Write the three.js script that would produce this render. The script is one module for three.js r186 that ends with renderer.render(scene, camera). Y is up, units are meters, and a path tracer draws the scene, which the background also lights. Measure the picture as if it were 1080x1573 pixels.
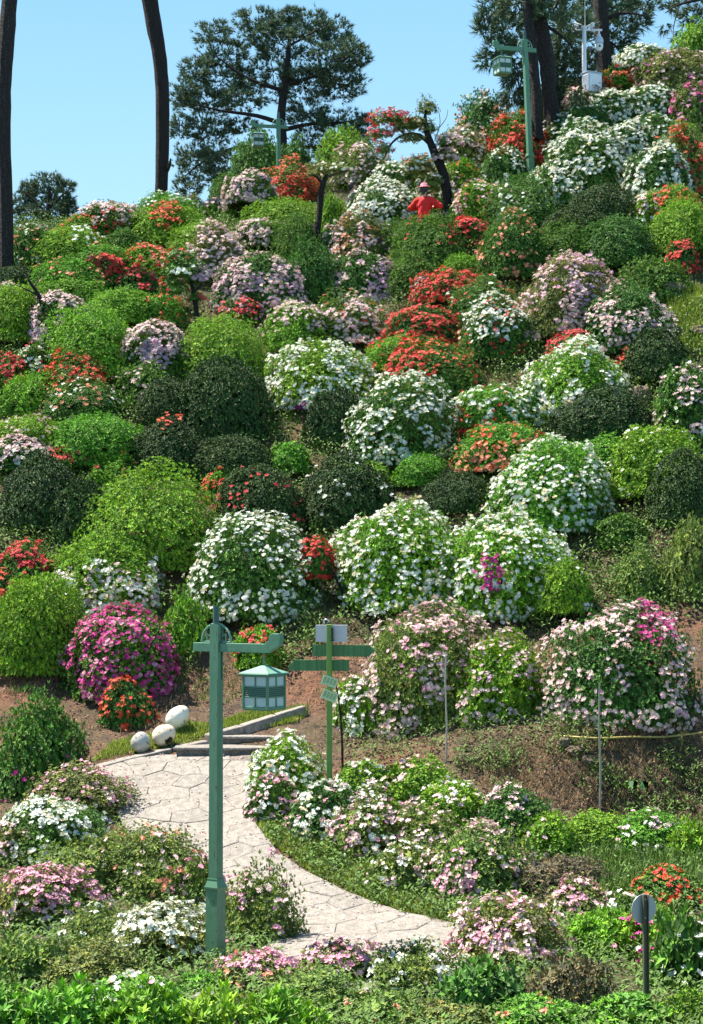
import * as THREE from 'three';
import { ImprovedNoise } from 'three/addons/math/ImprovedNoise.js';
import { MarchingCubes } from 'three/addons/objects/MarchingCubes.js';
import { mergeGeometries as mergeAll } from 'three/addons/utils/BufferGeometryUtils.js';
import { RoundedBoxGeometry } from 'three/addons/geometries/RoundedBoxGeometry.js';

// ---------------------------------------------------------------- camera, sky, sun, exposure
const scene = new THREE.Scene();
const F = 2850, CX = 540, CY = 786.5, PITCH = Math.atan((900 - CY) / F), EYE = 3.9;
const camera = new THREE.PerspectiveCamera(2 * Math.atan(CY / F) * 180 / Math.PI, 1080 / 1573, 0.1, 4000);
camera.position.set(0, EYE, 0);
camera.rotation.set(PITCH, 0, 0);
const renderer = new THREE.WebGLRenderer({ antialias: true });
renderer.toneMapping = THREE.LinearToneMapping;
renderer.toneMappingExposure = 3.1;
renderer.shadowMap.enabled = true;
{
  const w = 64, h = 128, d = new Float32Array(w * h * 4), hor = [0.205, 0.325, 0.41], low = [0.103, 0.222, 0.345], zen = [0.018, 0.05, 0.12];
  for (let y = 0; y < h; y++) {
    const el = ((y + 0.5) / h - 0.5) * 180, t = Math.max(0, el);
    for (let x = 0; x < w; x++) for (let c = 0; c < 3; c++) {
      const a = THREE.MathUtils.smoothstep(t, 4, 22), b = THREE.MathUtils.smoothstep(t, 18, 80);
      d[(y * w + x) * 4 + c] = (hor[c] + (low[c] - hor[c]) * a) * (1 - b) + zen[c] * b;
      d[(y * w + x) * 4 + 3] = 1;
    }
  }
  const t = new THREE.DataTexture(d, w, h, THREE.RGBAFormat, THREE.FloatType);
  t.mapping = THREE.EquirectangularReflectionMapping; t.magFilter = THREE.LinearFilter; t.needsUpdate = true;
  scene.background = t; scene.environment = t;
}
const sun = new THREE.DirectionalLight(0xfff3e2, 5);
sun.position.set(-25, 58, -11); sun.target.position.set(0, 4, -32);
sun.position.add(new THREE.Vector3(0, 0, -32));
sun.castShadow = true; sun.shadow.mapSize.set(4096, 4096);
Object.assign(sun.shadow.camera, { left: -45, right: 45, top: 45, bottom: -45, near: 1, far: 160 });
scene.add(sun, sun.target);

// ---------------------------------------------------------------- small tools
const flat = (g) => (g.index ? g.toNonIndexed() : g);
const mergeGeometries = (l) => (l.some((g) => g.index) && l.some((g) => !g.index) ? mergeAll(l.map(flat)) : mergeAll(l));
let seed = 1;
const rnd = () => { seed = (seed + 0x6d2b79f5) | 0; let t = Math.imul(seed ^ (seed >>> 15), 1 | seed); t = (t + Math.imul(t ^ (t >>> 7), 61 | t)) ^ t; return ((t ^ (t >>> 14)) >>> 0) / 4294967296; };
const rr = (a, b) => a + (b - a) * rnd();
const perlin = new ImprovedNoise(), noise = (x, y, z) => perlin.noise(x + 57.3, y + 31.7, z + 11.9);
const clamp = THREE.MathUtils.clamp, sstep = THREE.MathUtils.smoothstep, lerp = THREE.MathUtils.lerp;
const V = (x, y, z) => new THREE.Vector3(x, y, z);
const taken = {};
const numbered = (n) => { const k = taken[n] = (taken[n] ?? -1) + 1; return k ? n + '_' + String(k).padStart(3, '0') : n; };
function tag(o, label, category, group, kind) { Object.assign(o.userData, { label, category }); if (group) o.userData.group = group; if (kind) o.userData.kind = kind; return o; }
function thing(name, label, category, pos, turn = 0, group) {
  const o = new THREE.Group(); o.name = numbered(name); if (pos) o.position.copy(pos); o.rotation.y = turn; scene.add(o);
  return tag(o, label, category, group);
}
function part(name, geo, mat, parent, kind) {
  const m = new THREE.Mesh(geo, mat); m.name = parent === scene ? numbered(name) : name; m.castShadow = m.receiveShadow = true;
  if (kind) m.userData.kind = kind; parent.add(m); return m;
}
const mat = (r, g, b, rough = 0.8, o = {}) => { const m = new THREE.MeshStandardMaterial({ roughness: rough, ...o }); m.color.setRGB(r, g, b); return m; };

// growable geometry with colour
class Geo {
  constructor() { this.p = []; this.n = []; this.c = []; this.i = []; }
  quadLeaf(o, d, s, n, len, wid, fold, col) {       // a leaf folded along its midrib: o base, d along, s across, n up
    const k = this.p.length / 3, mx = o.x + d.x * len * 0.5, my = o.y + d.y * len * 0.5, mz = o.z + d.z * len * 0.5, w = wid / 2, f = fold * w;
    this.p.push(o.x, o.y, o.z, mx + s.x * w + n.x * f, my + s.y * w + n.y * f, mz + s.z * w + n.z * f, o.x + d.x * len, o.y + d.y * len, o.z + d.z * len, mx - s.x * w + n.x * f, my - s.y * w + n.y * f, mz - s.z * w + n.z * f);
    const q = 0.5 * fold;
    this.n.push(n.x, n.y, n.z, n.x - s.x * q, n.y - s.y * q, n.z - s.z * q, n.x, n.y, n.z, n.x + s.x * q, n.y + s.y * q, n.z + s.z * q);
    for (let a = 0; a < 4; a++) this.c.push(col[0], col[1], col[2]);
    this.i.push(k, k + 1, k + 2, k, k + 2, k + 3);
  }
  tri(o, d, s, n, len, wid, col, wide) {           // one triangle: a needle (wide = 0) or a petal that widens outwards
    const k = this.p.length / 3, w = wid / 2;
    if (wide) this.p.push(o.x, o.y, o.z, o.x + d.x * len + s.x * w, o.y + d.y * len + s.y * w, o.z + d.z * len + s.z * w, o.x + d.x * len - s.x * w, o.y + d.y * len - s.y * w, o.z + d.z * len - s.z * w);
    else this.p.push(o.x + s.x * w, o.y + s.y * w, o.z + s.z * w, o.x + d.x * len, o.y + d.y * len, o.z + d.z * len, o.x - s.x * w, o.y - s.y * w, o.z - s.z * w);
    for (let a = 0; a < 3; a++) { this.n.push(n.x, n.y, n.z); this.c.push(col[0], col[1], col[2]); }
    this.i.push(k, k + 1, k + 2);
  }
  build(color = true) {
    const g = new THREE.BufferGeometry();
    g.setAttribute('position', new THREE.BufferAttribute(new Float32Array(this.p), 3));
    g.setAttribute('normal', new THREE.BufferAttribute(new Float32Array(this.n), 3));
    if (color) g.setAttribute('color', new THREE.BufferAttribute(new Float32Array(this.c), 3));
    g.setIndex(new THREE.BufferAttribute(new Uint32Array(this.i), 1));
    return g;
  }
}
// tapered bent limb through points with radii
function limb(pts, radii, sides = 6, rough = 0, uvScale = 1) {
  const P = [], U = [], I = [], n = pts.length;
  let L = 0, ref = V(0.31, 0.17, 0.93);
  for (let k = 0; k < n; k++) {
    const d = pts[Math.min(n - 1, k + 1)].clone().sub(pts[Math.max(0, k - 1)]).normalize();
    const a = ref.clone().cross(d).normalize(), b = d.clone().cross(a);
    if (k) L += pts[k].distanceTo(pts[k - 1]);
    for (let j = 0; j <= sides; j++) {
      const t = j / sides * Math.PI * 2, q = 1 + rough * noise(Math.cos(t) * 3 + pts[k].x * 5, pts[k].y * 4, Math.sin(t) * 3);
      const r = radii[k] * q;
      P.push(pts[k].x + (a.x * Math.cos(t) + b.x * Math.sin(t)) * r, pts[k].y + (a.y * Math.cos(t) + b.y * Math.sin(t)) * r, pts[k].z + (a.z * Math.cos(t) + b.z * Math.sin(t)) * r);
      U.push(j / sides * radii[0] * 6.28 * uvScale, L * uvScale);
    }
  }
  const w = sides + 1;
  for (let k = 0; k < n - 1; k++) for (let j = 0; j < sides; j++) { const a = k * w + j; I.push(a, a + 1, a + w, a + 1, a + w + 1, a + w); }
  const g = new THREE.BufferGeometry();
  g.setAttribute('position', new THREE.Float32BufferAttribute(P, 3)); g.setAttribute('uv', new THREE.Float32BufferAttribute(U, 2)); g.setIndex(I); g.computeVertexNormals();
  return g;
}
function smoothPts(pts, radii, n) {
  const c = new THREE.CatmullRomCurve3(pts), out = c.getPoints(n);
  const r = out.map((_, k) => { const t = k / n * (radii.length - 1), a = Math.min(radii.length - 2, Math.floor(t)); return lerp(radii[a], radii[a + 1], t - a); });
  return [out, r];
}
function tex(size, fn, repeat = 1, srgb = true) {
  const d = new Uint8Array(size * size * 4);
  for (let y = 0; y < size; y++) for (let x = 0; x < size; x++) { const c = fn(x / size, y / size); for (let k = 0; k < 3; k++) d[(y * size + x) * 4 + k] = clamp(c[k], 0, 1) * 255; d[(y * size + x) * 4 + 3] = 255; }
  const t = new THREE.DataTexture(d, size, size); t.wrapS = t.wrapT = THREE.RepeatWrapping; t.magFilter = THREE.LinearFilter; t.repeat.set(repeat, repeat); if (srgb) t.colorSpace = THREE.SRGBColorSpace; t.needsUpdate = true;
  return t;
}
// noise that tiles over u, v in 0..1
const tile = (u, v, f, z) => { const a = u * 2 * Math.PI, b = v * 2 * Math.PI; return noise(Math.cos(a) * f / 6.28 + z, Math.sin(a) * f / 6.28, Math.cos(b) * f / 6.28 + 3.1 * z) * 0.7 + noise(Math.sin(b) * f / 6.28, Math.cos(a) * f / 6.28 - z, Math.sin(a) * f / 6.28 + Math.cos(b) * f / 6.28) * 0.7; };

// ---------------------------------------------------------------- the lie of the land: distance s at which each picture row meets the ground, per column
function at(px, row, s) {                            // the point on that sight line at distance s in front of the camera (z = -s)
  const u = (px - CX) / F, v = (CY - row) / F, k = s / (Math.cos(PITCH) - v * Math.sin(PITCH));
  return V(u * k, EYE + k * (Math.sin(PITCH) + v * Math.cos(PITCH)), -s);
}
const LAND = [  // [column, [distance, row] ...]
  [0, [19, 1485], [21.5, 1415], [25, 1270], [27.5, 1168], [29.5, 1085], [32, 930], [36.5, 700], [41, 520], [45, 405], [47.5, 352]],
  [300, [19, 1485], [21.5, 1415], [25, 1270], [27.5, 1168], [29.5, 1085], [32, 930], [36.5, 700], [41, 520], [45, 400], [48.5, 335]],
  [540, [19, 1485], [21.5, 1415], [25, 1265], [27.5, 1150], [29.2, 1060], [32, 920], [36.5, 700], [41, 520], [46.5, 365], [50, 290]],
  [800, [19, 1485], [21.5, 1400], [25, 1255], [26.6, 1130], [28.5, 1050], [31.5, 920], [35.5, 700], [39.5, 520], [44, 365], [49, 205]],
  [930, [19, 1485], [21.5, 1400], [25.2, 1262], [26.1, 1120], [28, 1045], [31, 920], [35, 700], [38.8, 520], [43, 360], [49.5, 130]],
  [1080, [19, 1485], [21.5, 1400], [25.2, 1250], [26.2, 1125], [27.5, 1060], [30.5, 920], [34.5, 700], [38, 520], [42, 362], [49.5, 105]],
].map(([c, ...k]) => [c, k.map(([s, row]) => [s, at(c, row, s).y])]);
function profile(k, s) {
  if (s <= k[0][0]) return k[0][1] + (s < 10 ? (2.3 - k[0][1]) * sstep(10 - s, 2, 8) : 0);
  const last = k[k.length - 1];
  if (s >= last[0]) return last[1] + 0.25 * (1 - Math.exp(-(s - last[0]) / 3)) - Math.max(0, s - last[0] - 4) * 0.03;
  let a = 0; while (k[a + 1][0] < s) a++;
  const t = (s - k[a][0]) / (k[a + 1][0] - k[a][0]), d = (i) => { const A = k[Math.max(0, i - 1)], B = k[Math.min(k.length - 1, i + 1)]; return (B[1] - A[1]) / (B[0] - A[0]); };
  const h = k[a + 1][0] - k[a][0], t2 = t * t, t3 = t2 * t;
  return (2 * t3 - 3 * t2 + 1) * k[a][1] + (t3 - 2 * t2 + t) * h * d(a) + (3 * t2 - 2 * t3) * k[a + 1][1] + (t3 - t2) * h * d(a + 1);
}
function landAt(x, s) {
  if (s < 0) return 2.3;
  const px = clamp(CX + F * x / Math.max(s, 0.5), 0, 1080);
  let a = 0; while (a < LAND.length - 2 && LAND[a + 1][0] < px) a++;
  const t = sstep(px, LAND[a][0], LAND[a + 1][0]);
  let y = lerp(profile(LAND[a][1], s), profile(LAND[a + 1][1], s), t);
  return y;
}
function H(x, s) {                                   // land with its bumps and low terraces
  const y = landAt(x, s), b = sstep(s, 28, 30), e = sstep(x, 2.6, 3.6) * sstep(s, 24.6, 25.4) * (1 - sstep(s, 27.5, 29));
  return y + (0.03 + 0.16 * b) * noise(x * 0.9, s * 0.9, 3) + 0.06 * Math.max(b, e) * noise(x * 3.1, s * 3.1, 8) + Math.max(0.012, 0.16 * e) * noise(x * 4, s * 4 + y * 3, 1) + e * 0.09 * noise(x * 9, s * 9, 5);
}
const onLand = (x, z) => V(x, H(x, -z), z);
function ground(px, row, from = 10, to = 52) {       // where a sight line meets the land
  for (let s = from; s < to; s += 0.04) { const p = at(px, row, s); if (p.y < H(p.x, s)) return p; }
  let best = null, gap = 1e9;
  for (let s = 40; s < to; s += 0.1) { const p = at(px, row, s), g = p.y - H(p.x, s); if (g < gap) { gap = g; best = p; } }
  return best;
}
function inside(poly, x, z) { let c = false; for (let i = 0, j = poly.length - 1; i < poly.length; j = i++) { const a = poly[i], b = poly[j]; if ((a.z > z) !== (b.z > z) && x < (b.x - a.x) * (z - a.z) / (b.z - a.z) + a.x) c = !c; } return c; }
const PATH = [[700, 1424], [640, 1410], [560, 1386], [480, 1350], [425, 1312], [394, 1272], [386, 1230], [388, 1190], [400, 1164], [250, 1164], [145, 1182], [165, 1225], [200, 1290], [300, 1360], [400, 1430], [440, 1500], [560, 1530], [740, 1530], [815, 1490], [770, 1446]].map(([a, b]) => { const p = ground(a, b); return p; });

// ---------------------------------------------------------------- materials
const leafMat = (r, g, b, rough = 0.85, tr = 0.2) => { const m = new THREE.MeshPhysicalMaterial({ roughness: rough, vertexColors: true, side: THREE.DoubleSide, transmission: tr, thickness: 0 }); m.color.setRGB(r, g, b); return m; };
const LEAF = {
  L: [leafMat(0.138, 0.335, 0.006), leafMat(0.102, 0.305, 0.008), leafMat(0.164, 0.335, 0.007)],
  G: [leafMat(0.062, 0.185, 0.009), leafMat(0.048, 0.162, 0.011), leafMat(0.082, 0.198, 0.009)],
  D: [leafMat(0.021, 0.068, 0.008, 0.75, 0), leafMat(0.028, 0.078, 0.008, 0.75, 0)],
  O: [leafMat(0.135, 0.215, 0.026), leafMat(0.16, 0.205, 0.036), leafMat(0.118, 0.22, 0.026)],
  B: [leafMat(0.115, 0.105, 0.045, 0.9, 0.2), leafMat(0.13, 0.11, 0.06, 0.9, 0.2)],
};
const petal = (r, g, b, tr = 0.25) => { const m = leafMat(r, g, b, 0.85, tr); return m; };
const PETAL = {
  W: petal(0.70, 0.73, 0.68), P: petal(0.64, 0.47, 0.48), K: petal(0.60, 0.29, 0.40), M: petal(0.52, 0.025, 0.25), R: petal(0.56, 0.020, 0.016),
  O: petal(0.62, 0.075, 0.020), S: petal(0.70, 0.26, 0.16), V: petal(0.54, 0.34, 0.47), C: petal(0.58, 0.032, 0.045), U: petal(0.26, 0.012, 0.20),
};
const COLOUR = { W: 'white', P: 'pale pink', K: 'pink', M: 'magenta', R: 'red', O: 'orange', S: 'salmon', V: 'lilac', C: 'coral red', U: 'purple' };
const barkTex = tex(256, (u, v) => { const n = tile(u, v, 22, 2), m = tile(u, v, 60, 5), l = 0.5 + 0.45 * Math.sin(u * 75 + n * 7 + 3 * tile(u, v, 9, 1)); const q = 0.42 + 0.5 * l + 0.3 * m; return [q, q * 0.93, q * 0.88]; });
const barkBump = tex(256, (u, v) => { const n = tile(u, v, 22, 2), l = 0.5 + 0.5 * Math.sin(u * 75 + n * 7 + 3 * tile(u, v, 9, 1)); const c = clamp(l * 0.7 + 0.3 * tile(u, v, 60, 5), 0, 1); return [c, c, c]; }, 1, false);
const BARK = { pine: mat(0.062, 0.054, 0.056, 0.95, { map: barkTex, bumpMap: barkBump, bumpScale: 0.045 }), dark: mat(0.028, 0.022, 0.020, 0.95, { map: barkTex, bumpMap: barkBump, bumpScale: 0.012 }), grey: mat(0.11, 0.09, 0.08, 0.95, { map: barkTex, bumpMap: barkBump, bumpScale: 0.008 }), stem: mat(0.06, 0.042, 0.03, 0.95) };

// ---------------------------------------------------------------- shrubs
// shape of crown v in direction d: radius over the unit sphere, lumpy
const crownR = (v, x, y, z, lump) => 1 + lump * (0.17 * noise(x * 0.95 + v * 3.3, y * 0.95, z * 0.95 + v) + 0.18 * noise(x * 1.7 + v * 7.3, y * 1.7 + v * 3.1, z * 1.7) + 0.13 * noise(x * 4 + v * 5.1, y * 4, z * 4 + v * 2.7) + 0.07 * noise(x * 8 + v, y * 8, z * 8) + 0.07 * noise(x * 17 + v, y * 17, z * 17));
const LOW = -0.3, SQ = 0.55;                          // crown ends at this height below its middle, squashed
const TOPH = 1 - LOW * SQ;
const STYLE = {   // leaf length, width, cover, lumps, stray shoots, shell depth
  clip: { len: 0.036, wid: 0.016, cover: 2.6, lump: 0.55, stray: 0.03, depth: 0.10, up: 0.25, fold: 0.3 },
  bush: { len: 0.042, wid: 0.0165, cover: 2.3, lump: 0.9, stray: 0.12, depth: 0.16, up: 0.6, fold: 0.4 },
  loose: { len: 0.043, wid: 0.016, cover: 1.8, lump: 1.5, stray: 0.3, depth: 0.3, up: 0.6, fold: 0.5 },
  wisp: { len: 0.05, wid: 0.019, cover: 1.0, lump: 2.2, stray: 0.6, depth: 0.75, up: 0.7, fold: 0.4 },
  broad: { len: 0.085, wid: 0.030, cover: 2.2, lump: 1.3, stray: 0.3, depth: 0.25, up: 0.6, fold: 0.4 },
  hedge: { len: 0.072, wid: 0.023, cover: 2.6, lump: 1.2, stray: 0.5, depth: 0.25, up: 0.9, fold: 0.4 },
};
const protos = {};
function rosette(g, p, d, st, size, tone, leaves, open) {
  const a = V(0.3, 0.1, 0.9).cross(d).normalize(), b = d.clone().cross(a), ph = rnd() * 6.28;
  for (let k = 0; k < leaves; k++) {
    const t = ph + k / leaves * 6.283 + rr(-0.3, 0.3), c = Math.cos(t), s = Math.sin(t), o = open + rr(-0.25, 0.25), so = Math.sin(o), co = Math.cos(o);
    const r = V(a.x * c + b.x * s, a.y * c + b.y * s, a.z * c + b.z * s);
    const dir = V(r.x * so + d.x * co, r.y * so + d.y * co, r.z * so + d.z * co);
    const nn = V(d.x * so - r.x * co, d.y * so - r.y * co, d.z * so - r.z * co);
    const sd = dir.clone().cross(nn);
    const q = rr(0.82, 1.18), z = size * rr(0.75, 1.2);
    g.quadLeaf(p, dir, sd, nn, st.len * z, st.wid * z, st.fold, [tone[0] * q, tone[1] * q, tone[2] * q]);
  }
}
const YOUNG = [1.65, 1.45, 1.1], MATURE = [0.55, 0.64, 0.8];
function crownProto(style, r, v) {                    // foliage of a crown of radius r metres, in units of r
  const key = style + r + '_' + v;
  if (protos[key]) return protos[key];
  const st = STYLE[style], g = new Geo(), keep = seed;
  seed = 1000 + v * 77 + Math.round(r * 991);
  const area = 2 * Math.PI * (1 - LOW * 0.9), size = Math.max(1, Math.min(2.0, 0.62 + 0.42 * r)) * (style === 'broad' ? 0.8 : 1);
  const leaf = st.len * st.wid * 0.5 * size * size / (r * r), per = 6, n = Math.min(7200, Math.round(area * st.cover / (leaf * per)));
  const k = 1 / r, s2 = { ...st, len: st.len * k, wid: st.wid * k };
  for (let i = 0; i < n; i++) {
    let y = lerp(LOW, 1, rnd()); const t = rnd() * 6.283, h = Math.sqrt(1 - y * y), x = h * Math.cos(t), z = h * Math.sin(t);
    const R = crownR(v, x, y, z, st.lump), core = i < n * 0.16, dp = core ? rr(0.2, 0.42) : Math.pow(rnd(), 1.7) * st.depth, out = rnd() < st.stray ? rr(0.02, 0.16) * Math.min(1, 0.7 / r) : 0, q = R * (1 - dp) + out;
    const p = V(x * q, y * q * (y < 0 ? SQ : 1), z * q);
    const d = V(x + rr(-0.45, 0.45), y + st.up + rr(-0.45, 0.45), z + rr(-0.45, 0.45)).normalize();
    const young = rnd() < 0.5 + 0.3 * noise(x * 3 + v, y * 3, z * 3) ? rr(0.35, 1) : rr(0, 0.2), tone = [0, 1, 2].map((c) => lerp(MATURE[c], YOUNG[c], young) * rr(0.9, 1.1));
    rosette(g, p, d, s2, core ? size * 2.2 : size, tone, per, core ? 1.3 : rr(0.55, 1.1));
  }
  seed = keep;
  return protos[key] = { geo: g.build(), style: st, v };
}
const hubProtos = {};
function twigs(v) {                                   // the woody inside: many forking stems from the ground to the shell, in units of the radius
  if (hubProtos[v]) return hubProtos[v];
  const keep = seed, L = []; seed = 4000 + v;
  for (let k = 0; k < 9; k++) {
    const t = k / 9 * 6.283 + rr(-0.3, 0.3), e = rr(0.2, 0.85), q = rr(0.65, 0.85), foot = V(Math.cos(t) * 0.1, -1.25, Math.sin(t) * 0.1);
    const tip = V(Math.cos(t) * Math.sqrt(1 - e * e) * q, e * q - 0.15, Math.sin(t) * Math.sqrt(1 - e * e) * q), mid = foot.clone().lerp(tip, 0.5).add(V(rr(-0.1, 0.1), -0.05, rr(-0.1, 0.1)));
    L.push(limb([foot, mid, tip], [0.035, 0.024, 0.008], 4));
    for (let j = 0; j < 2; j++) L.push(limb([mid, mid.clone().lerp(tip, 0.6).add(V(rr(-0.2, 0.2), rr(0, 0.2), rr(-0.2, 0.2))), tip.clone().add(V(rr(-0.4, 0.4), rr(-0.1, 0.1), rr(-0.4, 0.4)))], [0.018, 0.012, 0.005], 3));
  }
  seed = keep;
  return hubProtos[v] = mergeGeometries(L);
}
const flowerGeos = {};
// one azalea flower: five petals round a throat, facing +y, radius 1
function flowerInto(g, o, d, size, spin, col, cup = 0.45, far = false) {
  const a = V(0.36, 0.13, 0.92).cross(d).normalize(), b = d.clone().cross(a);
  for (let k = 0; k < 5; k++) {
    const t = spin + k * 1.2566, c = Math.cos(t), s = Math.sin(t), r = V(a.x * c + b.x * s, a.y * c + b.y * s, a.z * c + b.z * s), up = cup * 0.75 + rr(-0.15, 0.15), l = 1 / Math.sqrt(1 + up * up);
    const dir = V((r.x + d.x * up) * l, (r.y + d.y * up) * l, (r.z + d.z * up) * l), nn = V((d.x - r.x * up) * l, (d.y - r.y * up) * l, (d.z - r.z * up) * l), q = rr(0.9, 1.06);
    if (far) g.tri(o, dir, dir.clone().cross(nn), nn, size * rr(0.85, 1.0), size * 0.8, [col[0] * q, col[1] * q, col[2] * q], true);
    else g.quadLeaf(o, dir, dir.clone().cross(nn), nn, size * rr(0.9, 1.08), size * 0.86, -0.25, [col[0] * q, col[1] * q, col[2] * q]);
  }
}
const singleFlowers = [0, 1, 2, 3].map((k) => { seed = 50 + k; const g = new Geo(); flowerInto(g, V(0, 0, 0), V(0, 1, 0), 1, k, [1, 1, 1], 0.25 + 0.15 * k); return g.build(); });
seed = 7;
const tints = { W: [[1, 1, 1], [0.93, 1, 0.92], [0.85, 0.72, 0.5]], P: [[1, 1, 1], [1.14, 1.3, 1.2], [0.95, 0.85, 1.0], [0.8, 0.72, 0.6]], K: [[1, 1, 1], [1.1, 1.3, 1.15]], R: [[1, 1, 1], [1.1, 2.2, 1.4]], O: [[1, 1, 1], [1.05, 1.6, 1.2], [0.9, 0.5, 0.9]], M: [[1, 1, 1], [1.1, 2.0, 1.15]] };
const counts = { bushes: 0, blossoms: 0, singles: 0, tris: 0 };
function flowersOn(root, spec, proto, dims, s) {
  // spec such as 'W80f', 'M90@.4,.6,.35': colour, share of the surface, where
  const m = /^([A-Z])(\d+)([fptl]?)(?:@(-?[\d.]+),(-?[\d.]+),([\d.]+))?$/.exec(spec); if (!m) throw new Error(spec);
  const [, c, dens, where, ax, ay, ar] = m, { v, style } = proto, r = (dims.x + dims.y + dims.z) / 3;
  const size = clamp(0.0205 + 0.00031 * s, 0.026, 0.035), area = 2 * Math.PI * r * r * 1.4, frac = ar === undefined ? 1 : Math.min(1, ar * ar * 0.95), n = Math.min(4200, Math.round(frac * area * dens / 100 * (c === 'R' || c === 'O' || c === 'C' ? 1.4 : c === 'W' && dens < 70 ? 1.3 : 1.7) * (s < 26 && c !== 'W' ? 0.62 : c === 'P' && s < 30 ? 0.85 : 1) / (size * size * 2.1)));
  const g = new Geo(), off = rnd() * 40, list = [];
  const turn = root.rotation.y, tn = tints[c] ?? [[1, 1, 1], [1.08, 1.2, 1.1]];
  let tries = 0, got = 0;
  while (got < n && tries++ < n * 9) {
    const y = lerp(LOW, 1, rnd()), t = rnd() * 6.283, h = Math.sqrt(1 - y * y), x = h * Math.cos(t), z = h * Math.sin(t);
    const wx = x * Math.cos(turn) + z * Math.sin(turn), wz = -x * Math.sin(turn) + z * Math.cos(turn);   // direction in the world
    const pn = noise(x * 2.1 + off, y * 2.1, z * 2.1) + 0.45 * noise(x * 5.3 + off, y * 5.3, z * 5.3);
    if (ax !== undefined) { const dx = wx - ax, dy = y - ay; if (wz < -0.2 || dx * dx + dy * dy > ar * ar * rr(0.5, 1.2)) continue; }
    else if (where === 'f') { if (pn + 0.5 * noise(x * 7 + off, y * 7, z * 7) < -0.24 + rr(-0.1, 0.1)) continue; }
    else if (where === 't') { if (y < 0.4 + 0.5 * pn + rr(-0.15, 0.15)) continue; }
    else if (where === 'l') { if (y > 0.45 + 0.4 * pn || pn < -0.25) continue; }
    else if (where === 'p') { if (pn < 0.06 + rr(-0.12, 0.12)) continue; }
    got++;
    const R = crownR(v, x, y, z, style.lump), q = R * rr(0.97, 1.03) + 0.03 / r;
    const p = V(x * q * dims.x, y * q * (y < 0 ? SQ : 1) * dims.y, z * q * dims.z);
    const d = V(x + rr(-0.4, 0.4), y + 0.2 + rr(-0.4, 0.4), z + rr(-0.4, 0.4)).normalize();
    const k = 2 + (rnd() < 0.6) + (rnd() < 0.45) + (rnd() < 0.3), tint = tn[Math.floor(rnd() * rnd() * 1.6 * tn.length) % tn.length];
    for (let j = 0; j < k && (j === 0 || got++ < n); j++) {
      const o = j ? p.clone().add(V(rr(-1, 1), rr(-0.6, 0.6), rr(-1, 1)).multiplyScalar(size * 1.15)) : p, dd = j ? d.clone().add(V(rr(-0.5, 0.5), rr(-0.3, 0.3), rr(-0.5, 0.5))).normalize() : d;
      list.push([o, dd, size * rr(0.72, 1.22), wz + y * 0.3, tint]);
    }
  }
  counts.blossoms += list.length;
  // the blossoms that face the picture on the nearer shrubs are parts of their own, the rest one mass
  const lim = s < 33.5 ? (s < 29 ? 60 : 34) : 0, near = lim ? [...list.keys()].filter((k) => list[k][3] > 0.35).slice(0, lim) : [];
  const own = new Set(near), up = V(0, 1, 0);
  list.forEach(([o, d, z, , tint], k) => {
    if (own.has(k)) {
      const f = new THREE.Mesh(singleFlowers[k % 4], PETAL[c]); f.name = 'blossom'; f.position.copy(o); f.quaternion.setFromUnitVectors(up, d); f.scale.setScalar(z * 1.08); f.castShadow = f.receiveShadow = true; root.add(f); counts.singles++;
    } else flowerInto(g, o, d, z, rnd() * 6.28, tint, 0.45, s > 26);
  });
  if (list.length > near.length) { const b = part('blossoms', g.build(), PETAL[c], root, 'stuff'); b.userData.label = COLOUR[c] + ' blossoms'; counts.tris += g.i.length / 3; }
}
const CLASSES = [0.36, 0.6, 0.9, 1.3];
const bushSpots = [];
function bush(cx, cy, w, h, leaf, flowers, label, o = {}) {
  seed = Math.round(cx * 131 + cy * 17);
  const p0 = o.s ? at(cx, cy + 0.28 * h, o.s) : ground(cx, cy + 0.28 * h), s = -p0.z, k = s / F;
  const rx = w * k / 2 * (w > 130 ? 1.04 : 1.1), hh = h * k, ry = hh / TOPH * (o.tall ?? 1), rz = rx * (o.deep ?? 0.92);
  const top = at(cx, cy - h / 2, s), c = V(top.x, top.y - ry, -s);
  const style = o.style ?? (leaf === 'D' ? 'clip' : leaf === 'O' || leaf === 'B' ? 'loose' : 'bush');
  let cl = CLASSES[0]; for (const q of CLASSES) if (Math.abs(Math.log(q / rx)) < Math.abs(Math.log(cl / rx))) cl = q;
  const proto = crownProto(style, cl, Math.floor(rnd() * 3)), mats = LEAF[leaf];
  const foot = H(c.x, s), kind = o.name ?? (leaf === 'D' ? 'clipped_shrub' : 'azalea_bush');
  const g = thing(kind, label, o.cat ?? (leaf === 'D' ? 'shrub' : 'azalea'), V(c.x, Math.min(foot, c.y - 0.2 * ry), c.z), rnd() * 6.283, o.group);
  const body = new THREE.Group(); body.position.y = c.y - g.position.y;
  const f = part('foliage', proto.geo, mats[Math.floor(rnd() * mats.length)], g, 'stuff'); f.position.y = body.position.y; f.scale.set(rx, ry, rz);
  const t = part('stems', twigs(Math.floor(rnd() * 3)), BARK.stem, g); t.position.y = body.position.y; t.scale.set(rx, Math.max(body.position.y / 1.22, ry * 0.5), rz);
  counts.bushes++;
  bushSpots.push([c.x, c.z, rx]);
  const before = g.children.length;
  for (const sp of flowers.split(' ').filter(Boolean)) flowersOn(g, sp, proto, V(rx, ry, rz), s);
  for (const q of g.children.slice(before)) q.position.y += body.position.y;
  return g;
}

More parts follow.
